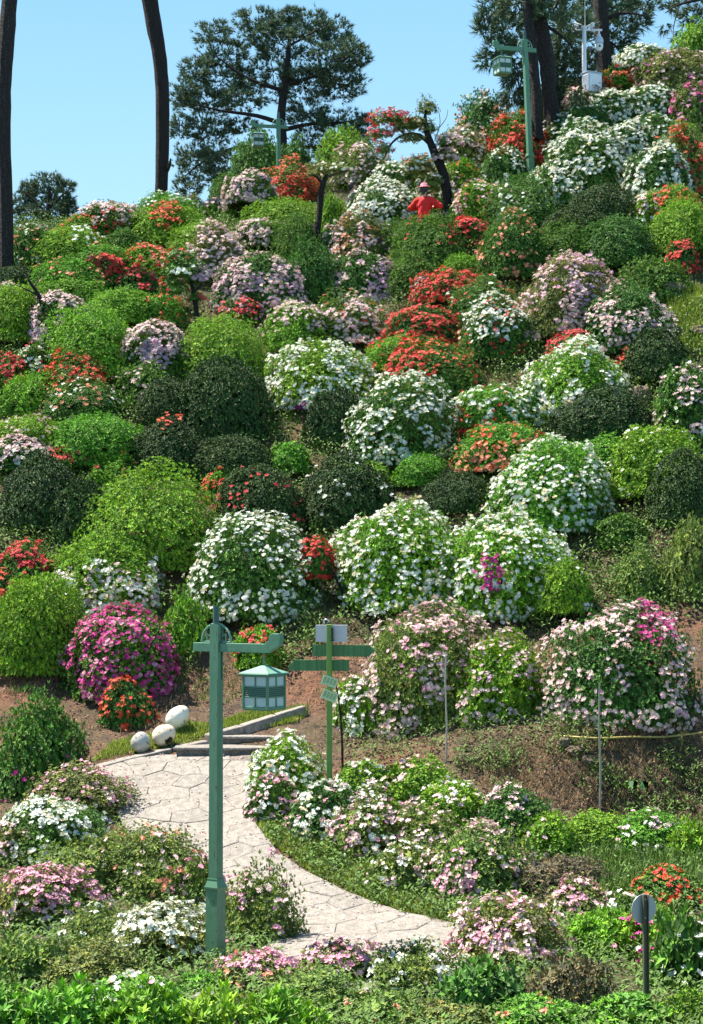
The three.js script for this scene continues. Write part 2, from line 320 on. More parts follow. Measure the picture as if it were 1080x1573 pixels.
// ---------------------------------------------------------------- ground, path, kerb, steps
const soilTex = tex(512, (u, v) => { const a = tile(u, v, 8, 1), b = tile(u, v, 30, 4), c = tile(u, v, 120, 7), e = rnd(); const q = 0.72 + 0.16 * a + 0.22 * b + 0.25 * c + 0.16 * (e - 0.5); return [q, q * (0.97 - 0.04 * b), q * (0.95 - 0.08 * b)]; });
soilTex.repeat.set(0.8, 0.8);
const soilBump = tex(512, (u, v) => { const q = 0.5 + 0.25 * tile(u, v, 30, 4) + 0.35 * tile(u, v, 110, 7) + 0.2 * (rnd() - 0.5); return [q, q, q]; }, 0.8, false);
const poly = (l) => l.map(([a, b]) => ground(a, b));
const GRASSY = [poly([[386, 1215], [400, 1285], [480, 1345], [560, 1384], [640, 1410], [705, 1424], [760, 1430], [760, 1380], [700, 1340], [560, 1300], [450, 1220]]), poly([[340, 1130], [460, 1108], [470, 1085], [390, 1095], [340, 1110]]), poly([[140, 1172], [300, 1140], [340, 1115], [300, 1112], [180, 1140]]), poly([[1020, 450], [1100, 450], [1100, 560], [1020, 540]]), poly([[900, 1270], [1090, 1270], [1090, 1375], [840, 1375]])];
{
  const A = [], Srow = [];
  for (let k = 0; k <= 250; k++) A.push(-0.62 + 1.24 * k / 250);
  const fine = []; for (let k = 0; k <= 250; k++) { const t = k / 250 * 2 - 1; fine.push(0.24 * t + 0.36 * t ** 7); }
  for (let s = 1; s < 18; s += 0.7) Srow.push(s);
  for (let s = 18; s < 52; s += 0.1) Srow.push(s);
  for (let s = 52; s < 70; s += 1) Srow.push(s);
  for (let s = 70; s < 3000; s *= 1.25) Srow.push(s);
  const P = [], C = [], U = [], I = [], n = fine.length;
  const add = (x, s, y) => {
    P.push(x, y, -s); U.push(x, s + y * 0.8);
    const m = sstep(noise(x * 0.7, s * 0.7, 4) + 0.5 * noise(x * 2.3, s * 2.3, 9), -0.1, 0.35), gr = s > 18 && s < 52 && GRASSY.some((q) => inside(q, x, -s)) ? 0.75 : (s < 24 ? 0.6 : s > 31 ? 0.35 + 0.5 * m : 0.28 * m);
    const red = sstep(noise(x * 0.5 + 9, s * 0.5, 2), -0.2, 0.4), damp = 0.5 * sstep(noise(x * 0.9, s * 1.4, 13) + 0.4 * noise(x * 4, s * 4, 2), 0.1, 0.4), soil = [lerp(lerp(0.17, 0.26, red), 0.07, damp), lerp(lerp(0.115, 0.13, red), 0.052, damp), lerp(lerp(0.072, 0.074, red), 0.037, damp)], moss = [0.06, 0.09, 0.018];
    C.push(...[0, 1, 2].map((c) => lerp(soil[c], moss[c], gr)));
  };
  for (const s of [...[40, 20, 8, 1].map((q) => -q), ...Srow]) for (const a of fine) { const q = Math.max(s, 6), x = a * (s < 6 ? 40 : q); add(s > 70 ? x * 3 : x, s, s > 52 ? landAt(a * Math.min(s, 52), s) : H(x, s)); }
  const rows = Srow.length + 4;
  for (let r = 0; r < rows - 1; r++) for (let k = 0; k < n - 1; k++) { const a = r * n + k; I.push(a, a + 1, a + n, a + 1, a + n + 1, a + n); }
  const g = new THREE.BufferGeometry();
  g.setAttribute('position', new THREE.Float32BufferAttribute(P, 3)); g.setAttribute('color', new THREE.Float32BufferAttribute(C, 3)); g.setAttribute('uv', new THREE.Float32BufferAttribute(U, 2)); g.setIndex(I); g.computeVertexNormals();
  const m = mat(1, 1, 1, 0.97, { map: soilTex, bumpMap: soilBump, bumpScale: 0.03, vertexColors: true, side: THREE.DoubleSide });
  part('ground', g, m, scene, 'structure');
}
const stoneTex = tex(512, (u, v) => { const a = tile(u, v, 12, 3), b = tile(u, v, 45, 6), c = tile(u, v, 150, 2); const q = 0.80 + 0.12 * a + 0.13 * b + 0.14 * c + 0.06 * (rnd() - 0.5); return [q, q * (0.985 - 0.01 * a), q * (0.965 - 0.03 * b)]; });
const stoneBump = tex(512, (u, v) => { const q = 0.5 + 0.3 * tile(u, v, 14, 3) + 0.3 * tile(u, v, 60, 6) + 0.15 * tile(u, v, 150, 2); return [q, q, q]; }, 1, false);
const stoneM = [[0.335, 0.322, 0.31], [0.355, 0.342, 0.328], [0.325, 0.308, 0.295], [0.305, 0.296, 0.285], [0.345, 0.328, 0.315]].map((c) => mat(...c, 0.85, { map: stoneTex, bumpMap: stoneBump, bumpScale: 0.012 }));
const path = new THREE.Group(); path.name = 'path'; path.userData.kind = 'structure'; scene.add(path);
{
  seed = 99;
  const sites = [], c = 0.44;
  for (let z = -31; z < -16; z += c) for (let x = -5; x < 5; x += c) sites.push([x + rr(-0.2, 0.2) + (Math.round(z / c) % 2) * c / 2, z + rr(-0.17, 0.17)]);
  const border = (x, z) => { let best = 1e9, q = null; PATH.forEach((a, i) => { const b = PATH[(i + 1) % PATH.length], dx = b.x - a.x, dz = b.z - a.z, t = clamp(((x - a.x) * dx + (z - a.z) * dz) / (dx * dx + dz * dz), 0, 1), px = a.x + dx * t, pz = a.z + dz * t, d = Math.hypot(px - x, pz - z); if (d < best) { best = d; q = [px, pz, d]; } }); return q; };
  const bed = [[], [], [], []];
  sites.forEach(([sx, sz], si) => {
    const isIn = inside(PATH, sx, sz), q = border(sx, sz);
    if (!isIn && q[2] > 0.05) return;
    let cell = [[-0.8, -0.8], [0.8, -0.8], [0.8, 0.8], [-0.8, 0.8]].map(([a, b]) => [sx + a, sz + b]);
    sites.forEach(([ox, oz], oi) => {
      if (oi === si || Math.hypot(ox - sx, oz - sz) > 1.6) return;
      const mx = (sx + ox) / 2, mz = (sz + oz) / 2, nx = ox - sx, nz = oz - sz, L = Math.hypot(nx, nz), side = ([x, z]) => ((x - mx) * nx + (z - mz) * nz) / L + 0.003, out = [];
      cell.forEach((a, i) => { const b = cell[(i + 1) % cell.length], da = side(a), db = side(b); if (da <= 0) out.push(a); if (da * db < 0) { const t = da / (da - db); out.push([a[0] + (b[0] - a[0]) * t, a[1] + (b[1] - a[1]) * t]); } });
      cell = out;
    });
    if (cell.length < 3) return;
    cell = cell.map(([x, z]) => inside(PATH, x, z) ? [x, z] : border(x, z).slice(0, 2));
    const P = [], U = [], I = [], n = cell.length, lift = 0.045 + rr(-0.006, 0.006), tx = rr(-0.012, 0.012), tz = rr(-0.012, 0.012), gx = cell.reduce((a, b) => a + b[0], 0) / n, gz = cell.reduce((a, b) => a + b[1], 0) / n;
    const ring = (shrink, y) => cell.forEach(([x, z]) => { const X = gx + (x - gx) * shrink, Z = gz + (z - gz) * shrink; P.push(X, H(X, -Z) + y + (X - gx) * tx + (Z - gz) * tz, Z); U.push(X, Z); });
    ring(1, -0.03); ring(1, lift - 0.008); ring(0.965, lift); ring(0.5, lift + rr(-0.004, 0.003));
    P.push(gx, H(gx, -gz) + lift, gz); U.push(gx, gz);
    for (let r = 0; r < 3; r++) for (let k = 0; k < n; k++) { const a = r * n + k, b = r * n + (k + 1) % n; I.push(a, a + n, b, b, a + n, b + n); }
    for (let k = 0; k < n; k++) I.push(3 * n + k, 4 * n, 3 * n + (k + 1) % n);
    const g = new THREE.BufferGeometry(); g.setAttribute('position', new THREE.Float32BufferAttribute(P, 3)); g.setAttribute('uv', new THREE.Float32BufferAttribute(U, 2)); g.setIndex(I);
    const h = g.toNonIndexed(); h.computeVertexNormals();
    part('paving_stone', h, stoneM[Math.floor(rnd() * 5)], path);
  });
  // mortar bed under the stones
  const sh = new THREE.Shape(PATH.map((p) => new THREE.Vector2(p.x, p.z))), g0 = new THREE.ShapeGeometry(sh).toNonIndexed();
  // finely split so that it follows the land
  let tri = []; const pa = g0.attributes.position; for (let k = 0; k < pa.count; k += 3) tri.push([0, 1, 2].map((j) => [pa.getX(k + j), pa.getY(k + j)]));
  for (let pass = 0; pass < 12; pass++) { const nx = []; for (const t of tri) { let L = [0, 1, 2].map((j) => Math.hypot(t[j][0] - t[(j + 1) % 3][0], t[j][1] - t[(j + 1) % 3][1])), j = L.indexOf(Math.max(...L)); if (L[j] < 0.35) { nx.push(t); continue; } const a = t[j], b = t[(j + 1) % 3], c2 = t[(j + 2) % 3], m = [(a[0] + b[0]) / 2, (a[1] + b[1]) / 2]; nx.push([a, m, c2], [m, b, c2]); } tri = nx; }
  const P = [], U = []; for (const t of tri) for (const [x, z] of t) { P.push(x, H(x, -z) + 0.033, z); U.push(x, z); }
  const g = new THREE.BufferGeometry(); g.setAttribute('position', new THREE.Float32BufferAttribute(P, 3)); g.setAttribute('uv', new THREE.Float32BufferAttribute(U, 2)); g.computeVertexNormals();
  part('mortar', g, mat(0.29, 0.275, 0.26, 0.95, { map: soilTex, side: THREE.DoubleSide }), path);
}
// a slab whose outline is given on the ground, top at height y, thickness t, edges broken
function slab(pts, y, t, m, name, parent) {
  const sh = new THREE.Shape(pts.map((p) => new THREE.Vector2(p.x, -p.z)));
  const g = new THREE.ExtrudeGeometry(sh, { depth: t - 0.03, bevelEnabled: true, bevelSize: 0.015, bevelThickness: 0.015, bevelSegments: 2 });
  g.rotateX(-Math.PI / 2); g.translate(0, y - t + 0.015, 0);
  return part(name, g, m, parent);
}
{
  const greyStone = mat(0.24, 0.228, 0.212, 0.92, { map: stoneTex, bumpMap: stoneBump, bumpScale: 0.03 });
  const st = thing('stone_steps', 'rough stone steps climbing from the top end of the flagstone path', 'steps'); st.userData.kind = 'structure'; delete st.userData.category;
  const a = ground(272, 1166), y0 = H(a.x, -a.z) + 0.05;
  const rows = [[a.x, 0, 1.9], [a.x + 0.62, 0.5, 1.5], [a.x + 0.95, 1.0, 1.3], [a.x + 1.2, 1.5, 1.1]];
  rows.forEach(([x, back, w], k) => {
    const z = a.z - back - 0.05, top = y0 - 0.01 + 0.125 * (k + 1), p = [V(x, 0, z + 0.02), V(x + w * 0.45, 0, z + 0.07), V(x + w, 0, z + 0.02), V(x + w, 0, z - 0.62), V(x - 0.02, 0, z - 0.62)];
    const s1 = slab(p, top - 0.035, 0.5, greyStone, 'riser_block', st);
    const q = [V(x - 0.03, 0, z + 0.05), V(x + w * 0.45, 0, z + 0.1), V(x + w + 0.02, 0, z + 0.05), V(x + w + 0.02, 0, z - 0.52), V(x - 0.05, 0, z - 0.52)];
    slab(q, top + 0.005, 0.045, stoneM[k % 2 ? 1 : 3], 'tread', st);
  });
  // kerb of long stones along the upper edge
  const kb = thing('stone_kerb', 'sloping kerb of long pale stones between the path and the earth bank', 'kerb');
  const line = [[140, 1183], [205, 1166], [262, 1153], [318, 1141], [372, 1127], [425, 1110], [470, 1096]].map(([u, v]) => ground(u, v));
  for (let k = 0; k < line.length - 1; k++) {
    const p = line[k], q = line[k + 1], d = q.clone().sub(p), L = d.length() - 0.015, g = new RoundedBoxGeometry(L, 0.20, 0.22, 2, 0.025);
    const pos = g.attributes.position; for (let i = 0; i < pos.count; i++) { const x = pos.getX(i), y = pos.getY(i), z = pos.getZ(i); pos.setXYZ(i, x, y + 0.012 * noise(x * 6 + k * 3, z * 6, 1), z + 0.02 * noise(x * 5 + k, y * 5, 2)); }
    g.computeVertexNormals();
    const uv = g.attributes.uv; for (let i = 0; i < uv.count; i++) uv.setXY(i, pos.getX(i) + k, pos.getZ(i) + pos.getY(i));
    const m = part('kerb_stone', g, stoneM[k % 5], kb); m.position.copy(p).add(q).multiplyScalar(0.5); m.position.y += -0.055 + (k > 2 ? 0.09 : 0);
    m.rotation.set(0, Math.atan2(-d.z, d.x), 0); m.rotateZ(Math.asin(d.y / d.length()));
  }
}

// ---------------------------------------------------------------- grass, litter and weeds on the open ground
function blades(name, m, spots, fn, label, cat) {
  const g = new Geo();
  for (const p of spots) fn(g, p);
  const o = part(name, g.build(), m, scene, 'stuff'); o.userData.label = label; o.userData.category = cat; counts.tris += g.i.length / 3; return o;
}
const grassM = leafMat(0.19, 0.28, 0.022, 0.9, 0.3), dryM = leafMat(0.235, 0.185, 0.105, 0.95, 0.1), litterM = leafMat(0.16, 0.105, 0.066, 0.95, 0), weedM = leafMat(0.07, 0.155, 0.013, 0.9, 0.2);
function scatter(n, fn) { const out = []; let t = 0; while (out.length < n && t++ < n * 30) { const p = fn(); if (p) out.push(p); } return out; }
const box = (q) => { const x = q.map((p) => p.x), z = q.map((p) => p.z); return [Math.min(...x), Math.max(...x), Math.min(...z), Math.max(...z)]; };
function inPoly(q) { const [a, b, c, d] = box(q); return () => { const x = rr(a, b), z = rr(c, d); return inside(q, x, z) && !inside(PATH, x, z) ? onLand(x, z) : null; }; }
function tuft(len, wid, per, spread, lean) {
  return (g, p) => { for (let k = 0; k < per; k++) { const t = rnd() * 6.28, l = rr(0.1, lean), d = V(Math.cos(t) * l, 1, Math.sin(t) * l).normalize(), s = V(-Math.sin(t), 0, Math.cos(t)), q = rr(0.6, 1.4), n = s.clone().cross(d); g.quadLeaf(V(p.x + rr(-spread, spread), p.y - 0.01, p.z + rr(-spread, spread)), d, s, n, len * rr(0.5, 1.3), wid, 0.3, [q * rr(0.9, 1.25), q, q * rr(0.8, 1.1)]); } };
}
function herb(len, wid, per, spread, h) {
  return (g, p) => { const q0 = rr(0.75, 1.25); for (let k = 0; k < per; k++) { const t = rnd() * 6.28, e = rr(0.1, 0.9), d = V(Math.cos(t) * Math.cos(e), Math.sin(e), Math.sin(t) * Math.cos(e)), s = V(-Math.sin(t), 0, Math.cos(t)), q = q0 * rr(0.8, 1.2); g.quadLeaf(V(p.x + rr(-spread, spread), p.y + rr(0, h), p.z + rr(-spread, spread)), d, s, s.clone().cross(d), len * rr(0.6, 1.3), wid * rr(0.7, 1.3), 0.3, [q, q, q]); } };
}
seed = 501;
blades('path_grass', grassM, scatter(5200, inPoly(GRASSY[0])), tuft(0.085, 0.010, 5, 0.04, 0.9), 'bright mossy grass verge along the curve of the path', 'grass');
blades('verge_weeds', weedM, scatter(900, inPoly(GRASSY[0])), herb(0.05, 0.028, 7, 0.05, 0.06), 'small broad-leaved weeds in the grass verge', 'weeds');
blades('bank_grass', grassM, [...scatter(1300, inPoly(GRASSY[1])), ...scatter(800, inPoly(GRASSY[2]))], tuft(0.08, 0.011, 7, 0.06, 1.0), 'green grass at the foot of the earth bank behind the kerb', 'grass');
blades('ledge_grass', grassM, scatter(900, inPoly(GRASSY[3])), tuft(0.22, 0.016, 6, 0.08, 0.7), 'pale grass on the dry ledge by the boulder', 'grass');
blades('tall_grass', weedM, scatter(900, inPoly(poly([[900, 1300], [1090, 1290], [1090, 1385], [860, 1385]]))), tuft(0.25, 0.012, 7, 0.09, 0.9), 'tall thin grass behind the disc sign', 'grass');
const hill = () => { const s = rr(28.5, 50), x = rr(-0.2, 0.2) * s; return onLand(x, -s); };
blades('slope_grass', weedM, scatter(6500, () => { const p = hill(); return noise(p.x * 0.8, p.z * 0.8, 6) > 0.02 ? p : null; }), tuft(0.16, 0.014, 5, 0.09, 0.8), 'thin grass and weeds between the shrubs of the slope', 'grass');
blades('dry_grass', dryM, scatter(4200, () => { const p = hill(); return noise(p.x * 0.6 + 5, p.z * 0.6, 2) > 0.05 ? p : null; }), tuft(0.13, 0.010, 6, 0.09, 1.1), 'dry straw between the shrubs of the slope', 'dry grass');
const bank = poly([[700, 1175], [860, 1120], [1085, 1100], [1085, 1265], [900, 1255], [760, 1230]]);
blades('bank_litter', dryM, scatter(2300, inPoly(bank)), tuft(0.10, 0.007, 6, 0.06, 2.2), 'dry roots and straw hanging on the eroded bank', 'litter');
blades('leaf_litter', litterM, scatter(16000, () => { const s = rr(23, 42), x = rr(-0.2, 0.2) * s; return inside(PATH, x, -s) ? null : onLand(x, -s); }), herb(0.05, 0.026, 2, 0.08, 0.02), 'fallen brown leaves on the bare earth', 'fallen leaves');
blades('undergrowth', weedM, scatter(19000, () => { const s = rr(29.5, 51), x = rr(-0.2, 0.2) * s; const q = noise(x * 0.55, s * 0.55, 21) + 0.4 * noise(x * 2, s * 2, 3) + (s < 32 ? (s - 32) * 0.25 : 0); return q > -0.16 ? onLand(x, -s) : null; }), herb(0.085, 0.036, 6, 0.14, 0.34), 'low leafy undergrowth filling the gaps between the shrubs of the slope', 'undergrowth');
const shade = poly([[520, 1085], [700, 1075], [860, 1085], [875, 1165], [790, 1200], [700, 1205], [600, 1175], [530, 1190]]);
blades('bank_weeds', weedM, [...scatter(420, inPoly(shade)), ...scatter(420, () => { const p = inPoly(bank)(); return p && noise(p.x * 1.3, p.z * 1.3, 31) > 0.05 ? p : null; })], herb(0.07, 0.024, 8, 0.10, 0.2), 'scattered weeds on the eroded bank under the near pink azaleas', 'weeds');
const petalM = leafMat(0.62, 0.50, 0.52, 0.9, 0.2);
blades('fallen_petals', petalM, scatter(420, () => { const [a, b, c, d] = box(PATH), x = rr(a, b), z = rr(c, d); if (!inside(PATH, x, z)) return null; const e = Math.min(...PATH.map((p) => Math.hypot(p.x - x, p.z - z))); return rnd() < Math.exp(-e * 1.8) + 0.06 ? V(x, H(x, -z) + 0.056, z) : null; }), (g, p) => { const t = rnd() * 6.28, d = V(Math.cos(t), rr(0.05, 0.4), Math.sin(t)).normalize(), s = V(-Math.sin(t), 0, Math.cos(t)), q = rr(0.5, 1.2); g.quadLeaf(p, d, s, s.clone().cross(d), rr(0.03, 0.05), 0.03, 0.4, [q * 1.1, q, q]); }, 'pink and white petals fallen on the stone path', 'petals');
blades('bed_weeds', weedM, scatter(5200, () => { const s = rr(12.5, 25), x = rr(-0.2, 0.2) * s; return inside(PATH, x, -s) ? null : onLand(x, -s); }), herb(0.07, 0.03, 8, 0.1, 0.2), 'low leafy weeds filling the beds beside the path', 'weeds');

// ---------------------------------------------------------------- every shrub: middle and size in the photograph's pixels, leaf, blossoms, label
const B = bush;
// crest
B(1035, 118, 115, 85, 'O', 'P16p U3p', 'brownish dark azalea dome with few lilac-white blossoms on the hilltop crest', { style: 'bush' });
B(985, 92, 85, 45, 'G', 'W60f', 'low white azalea on the crest behind the brownish dark dome');
B(1066, 72, 60, 60, 'L', '', 'bright green leafy shrub highest on the crest below the hanging pine twigs', { cat: 'shrub', style: 'broad', name: 'leafy_shrub' });
B(1066, 165, 70, 75, 'O', 'M22p K20p', 'azalea with scattered magenta blossoms below the brownish dome on the crest', { style: 'bush' });
B(955, 122, 75, 45, 'L', 'O45p S25p', 'orange and salmon azalea on the crest beside the grey cabinet');
B(1000, 158, 95, 55, 'G', 'W62f', 'white azalea mound just under the brownish dark dome');
B(945, 168, 85, 60, 'G', 'W55f', 'white azalea mound under the orange crest azalea');
B(905, 152, 75, 40, 'O', 'P30p K10p', 'dusky pink azalea at the foot of the grey cabinet');
B(868, 146, 55, 45, 'L', 'W35f', 'small cream azalea between the big pine trunk and the camera mast');
B(828, 168, 60, 60, 'L', '', 'green shrub between the ridge lamp post and the big pine trunk', { cat: 'shrub', name: 'leafy_shrub' });
B(905, 186, 85, 50, 'G', 'W12p', 'dark green shrub at the foot of the camera mast');
B(1000, 205, 100, 50, 'G', 'W18p', 'green azalea with a few white blossoms above the broad white bank');
B(1042, 205, 60, 40, 'L', '', 'plain bright green mound beside the magenta-flecked crest azalea');
B(862, 205, 60, 55, 'G', 'W60f', 'white azalea leaning against the base of the big pine trunk');
B(900, 250, 135, 105, 'G', 'W78f', 'largest white azalea bank below the camera mast');
B(965, 225, 80, 80, 'G', 'W70f', 'white azalea on the slope right above the broad white bank');
B(862, 285, 95, 75, 'G', 'W66f', 'white azalea at the lower edge of the broad white bank');
B(1012, 268, 105, 95, 'G', 'W78f', 'white azalea beside the olive bush with orange blossoms');
B(1052, 250, 85, 115, 'O', 'O26p R14p', 'olive azalea with scattered orange blossoms and bare twigs near the crest');
B(800, 222, 92, 88, 'G', 'O95p R55l', 'vivid orange-red azalea wrapped round the ridge lamp post');
B(745, 182, 75, 85, 'G', 'W16p S14p', 'straggly tall azalea against the sky beside the ridge lamp post', { style: 'loose' });
B(712, 232, 70, 80, 'O', 'W25p P22p', 'loose pale azalea between the leaning old azalea and the straggly one');
B(775, 262, 70, 70, 'G', 'W32p', 'dark azalea with white blossoms below the orange-red one at the lamp post');
B(555, 256, 85, 65, 'O', 'P34p', 'dusty pink azalea on the ridge beside the tall light green shrub');
B(610, 278, 80, 60, 'G', 'W66f', 'greyish white azalea around the pale board on the ridge');
B(645, 262, 60, 50, 'O', 'S10p R8p', 'reddish brown azalea under the forked red-flowered azalea');
B(678, 290, 70, 60, 'O', 'P20p W20p', 'pale speckled azalea at the foot of the leaning old azalea');
B(708, 268, 62, 50, 'L', 'O6p', 'yellowish green mound just right of the leaning old azalea trunk');
B(595, 323, 122, 72, 'G', 'W92f', 'broad pure white azalea in front of the person in red');
B(740, 312, 95, 72, 'L', 'P30p S16p', 'green and pale pink azalea in front of the ridge lamp post');
B(805, 318, 130, 82, 'G', 'W12@-.4,.3,.4', 'dark azalea with one bunch of white blossoms under the lamp post', { style: 'bush' });
B(925, 318, 100, 75, 'D', '', 'dark dense shrub under the broad white bank');
B(890, 345, 120, 55, 'D', '', 'low dark shrub below the broad white bank, left of the dense dark one');
B(1000, 322, 60, 50, 'L', 'W25p P18p', 'small pale-flowered azalea next to the orange-tipped green one');
B(1035, 312, 75, 48, 'L', 'O42p', 'green azalea tipped with orange below the olive crest bush');
B(1050, 355, 110, 85, 'L', '', 'bright green mound above the isolated red azalea by the dry ledge');
B(955, 378, 130, 82, 'G', '', 'large plain green mound above the two pale pink domes');
B(868, 378, 95, 70, 'G', '', 'plain green mound between the brown-tinged bush and the large green mound');
B(1048, 398, 50, 50, 'G', 'R95f', 'small isolated bright red azalea above the dry grassy ledge');
B(1005, 432, 100, 75, 'G', '', 'plain dark green bush left of the dry grassy ledge', { cat: 'shrub', name: 'leafy_shrub', style: 'broad' });
// upper middle
B(720, 358, 60, 50, 'G', 'C75p R50p', 'green azalea with a bright red bunch under the leaning old azalea');
B(662, 378, 110, 92, 'G', 'R5p', 'mid green azalea with few red specks below the person in red');
B(790, 385, 110, 100, 'G', 'S12p', 'green azalea tinged with salmon above the pale pink dome');
B(552, 375, 105, 72, 'O', 'P24p S14p', 'olive azalea with dull pink and salmon blossoms under the broad white one');
B(610, 372, 65, 60, 'G', 'K4p', 'dull green azalea squeezed under the broad white azalea on the ridge');
B(558, 430, 105, 86, 'G', 'P52p V60@.6,.3,.5', 'dusky pink dome with a lilac patch, above the olive pink bush');
B(635, 425, 80, 62, 'G', '', 'plain green bush between the lilac-patched dome and the red cushions');
B(708, 412, 60, 40, 'L', '', 'small lime green bush just above the upper red cushion');
B(652, 452, 32, 36, 'G', 'V70f P30f', 'tiny lilac azalea touching the upper red cushion');
B(695, 442, 100, 55, 'O', 'R95f', 'upper red cushion of azalea beside the tiny lilac one');
B(655, 506, 118, 70, 'G', 'R98f', 'lower and largest bright red azalea cushion');
B(615, 545, 110, 60, 'L', 'R14p', 'lime azalea with a few red dots under the largest red cushion');
B(665, 572, 150, 85, 'G', 'R60@-.5,.5,.5 O12p', 'green azalea with red blossoms on its shoulder, above the big white globe');
B(768, 512, 112, 92, 'G', 'W45t R6p', 'azalea with loose white bunches on a bare leg beside the red cushions');
B(745, 468, 110, 68, 'G', 'W4p R6p', 'green azalea flecked with red between red cushion and pink dome');
B(872, 462, 158, 135, 'O', 'P46p V24@.3,.6,.45 K3p', 'largest pale pink azalea dome, upper of the overlapping pair', { style: 'bush' });
B(960, 498, 150, 105, 'G', 'P42p', 'pale pink dome overlapping the largest one, beside the dark green bushes');
B(880, 528, 75, 36, 'G', 'C98f', 'flat coral red azalea wedged under the two pale pink domes');
B(1008, 550, 95, 80, 'D', '', 'dark clipped shrub left of the grassy ledge with the boulder');
B(965, 560, 34, 40, 'G', 'R70f', 'tiny red azalea between white bush and dark clipped shrub');
B(885, 592, 170, 112, 'L', 'W58p', 'white-flecked lime azalea behind the wide dark clipped cushion');
B(815, 625, 65, 62, 'L', 'W52p', 'small white-flecked azalea left under the lime and white one');
B(925, 640, 158, 84, 'D', '', 'wide dark clipped cushion in front of the lime and white azalea');
B(1056, 625, 105, 118, 'G', 'P26p W8p', 'tall green azalea with sparse pale pink blossoms beside the boulder');
B(755, 625, 110, 72, 'L', 'W36p R9p', 'lime azalea with white and some red blossoms beside the big white globe');
B(732, 660, 44, 24, 'G', 'R70f', 'low dark red patch of azalea at the foot of the big white globe');
B(772, 690, 140, 74, 'L', 'S32l O14p', 'green azalea with salmon orange blossoms above the large white one');
B(850, 748, 195, 145, 'L', 'W74f', 'large white azalea on the right half of the slope with lime shoots on top');
B(932, 700, 95, 52, 'L', '', 'lime mound behind the large white azalea');
B(1010, 712, 150, 110, 'L', 'W3p', 'big lime azalea with two pale specks above the deep shadow');
B(1050, 755, 125, 112, 'D', '', 'big dark clipped shrub in front of the big lime azalea');
B(955, 815, 72, 52, 'G', '', 'small green tuft-like azalea right below the large white one');
B(648, 722, 76, 52, 'L', '', 'small round lime azalea under the big white globe');
B(702, 758, 112, 62, 'D', '', 'low dark shrub between the small lime ball and the large white azalea');
B(620, 648, 172, 142, 'G', 'W84f', 'big white azalea globe in the middle of the slope');
B(516, 648, 95, 98, 'D', '', 'dark clipped ball touching the big white globe');
B(494, 578, 166, 112, 'L', 'W74f U80@-.35,-.35,.2', 'white azalea with a purple patch at its foot above the dark clipped ball');
B(538, 498, 122, 72, 'O', 'P42p R4p', 'dull pink and olive azalea behind the purple-patched white one');
B(455, 505, 108, 84, 'L', 'P24t', 'lime azalea with pink top beside the dull pink and olive one');
B(440, 474, 80, 40, 'L', 'P52f', 'low creamy pink azalea above the lime one with pink top');
B(402, 435, 128, 92, 'G', 'P62p V25l', 'wide pink azalea with mauve lower edge below the small pink pair');
B(372, 480, 72, 42, 'G', 'C40p K15p', 'coral-flowered green azalea under the wide pink one');
B(332, 394, 88, 80, 'O', 'P72f', 'dense dusky pink azalea ball next to the lilac-flowered standard', { style: 'bush' });
B(408, 362, 102, 52, 'G', 'P55p', 'flat dusky pink azalea below the green crest mound');
B(352, 325, 90, 42, 'L', 'P62t', 'pale pink azalea cap against the sky below the big pine');
B(385, 290, 80, 56, 'G', 'P52p V12p', 'lilac pink azalea on the crest under the far lamp post');
B(445, 290, 92, 62, 'O', 'O72f R40l', 'orange-red azalea cushion on the crest beside the lilac pink one');
B(440, 335, 125, 62, 'L', '', 'lime mound under the orange-red crest cushion');
B(460, 372, 85, 80, 'G', '', 'plain green mound left of the gnarled bare trunk');
B(480, 425, 85, 92, 'G', '', 'plain green mound below the gnarled bare trunk');
B(510, 338, 46, 80, 'L', '', 'lime bush right of the gnarled bare trunk', {});
B(512, 380, 55, 60, 'G', 'P30p W20p', 'pale speckled azalea at the base of the gnarled bare trunk');
B(312, 368, 105, 55, 'L', 'W5p', 'lime mound above the dense dusky pink ball');
// crest on the far side
B(262, 348, 112, 72, 'L', 'O55@-.05,.6,.45', 'lime dome with an orange patch just below the dark leaning trunk');
B(258, 322, 95, 42, 'L', 'W10t', 'lime mound at the very foot of the dark leaning trunk');
B(172, 342, 112, 66, 'G', 'P32t R20l', 'pink-topped azalea with red lower blossoms standing out against the sky');
B(128, 355, 75, 44, 'L', 'O22p', 'green azalea with orange specks left of the pink-topped one on the crest');
B(190, 372, 58, 36, 'G', '', 'small plain green ball under the pink-topped crest azalea');
B(108, 388, 115, 70, 'L', 'W25@.4,.8,.4', 'lime dome with whitish crown right of the rough tall trunk');
B(52, 378, 75, 66, 'G', 'W14p S5p', 'green azalea flecked white right behind the rough tall trunk');
B(22, 434, 75, 56, 'D', '', 'dark shrub at the foot of the rough tall trunk');
B(8, 455, 50, 42, 'G', 'P62f', 'pink azalea at the picture edge under the rough tall trunk');
B(158, 402, 120, 52, 'L', 'S3p', 'low lime mound behind the red strip of azalea');
B(165, 422, 76, 52, 'G', 'R85t', 'red strip azalea on a green ball below the lime domes');
B(215, 442, 72, 52, 'G', 'C62p', 'coral red azalea next to the red strip');
B(110, 432, 112, 70, 'L', 'S6p', 'lime azalea with few salmon specks right of the bare leaning stem');
B(228, 402, 85, 52, 'L', 'S24p R20p', 'green azalea with salmon and red blossoms above the coral red one');
B(30, 485, 115, 92, 'L', '', 'lime azalea at the picture edge left of the bare leaning stem');
B(95, 492, 105, 76, 'G', 'P70f V25@-.5,-.1,.4', 'pink azalea with lilac side behind the bare leaning stem');
B(112, 450, 115, 50, 'L', '', 'flat lime mound above the pink azalea with lilac side');
B(192, 474, 115, 62, 'L', '', 'flat lime mound between coral red azalea and the great lime dome');
B(245, 478, 75, 54, 'L', 'O14p', 'lime mound with one orange bunch left of the lilac-flowered standard');
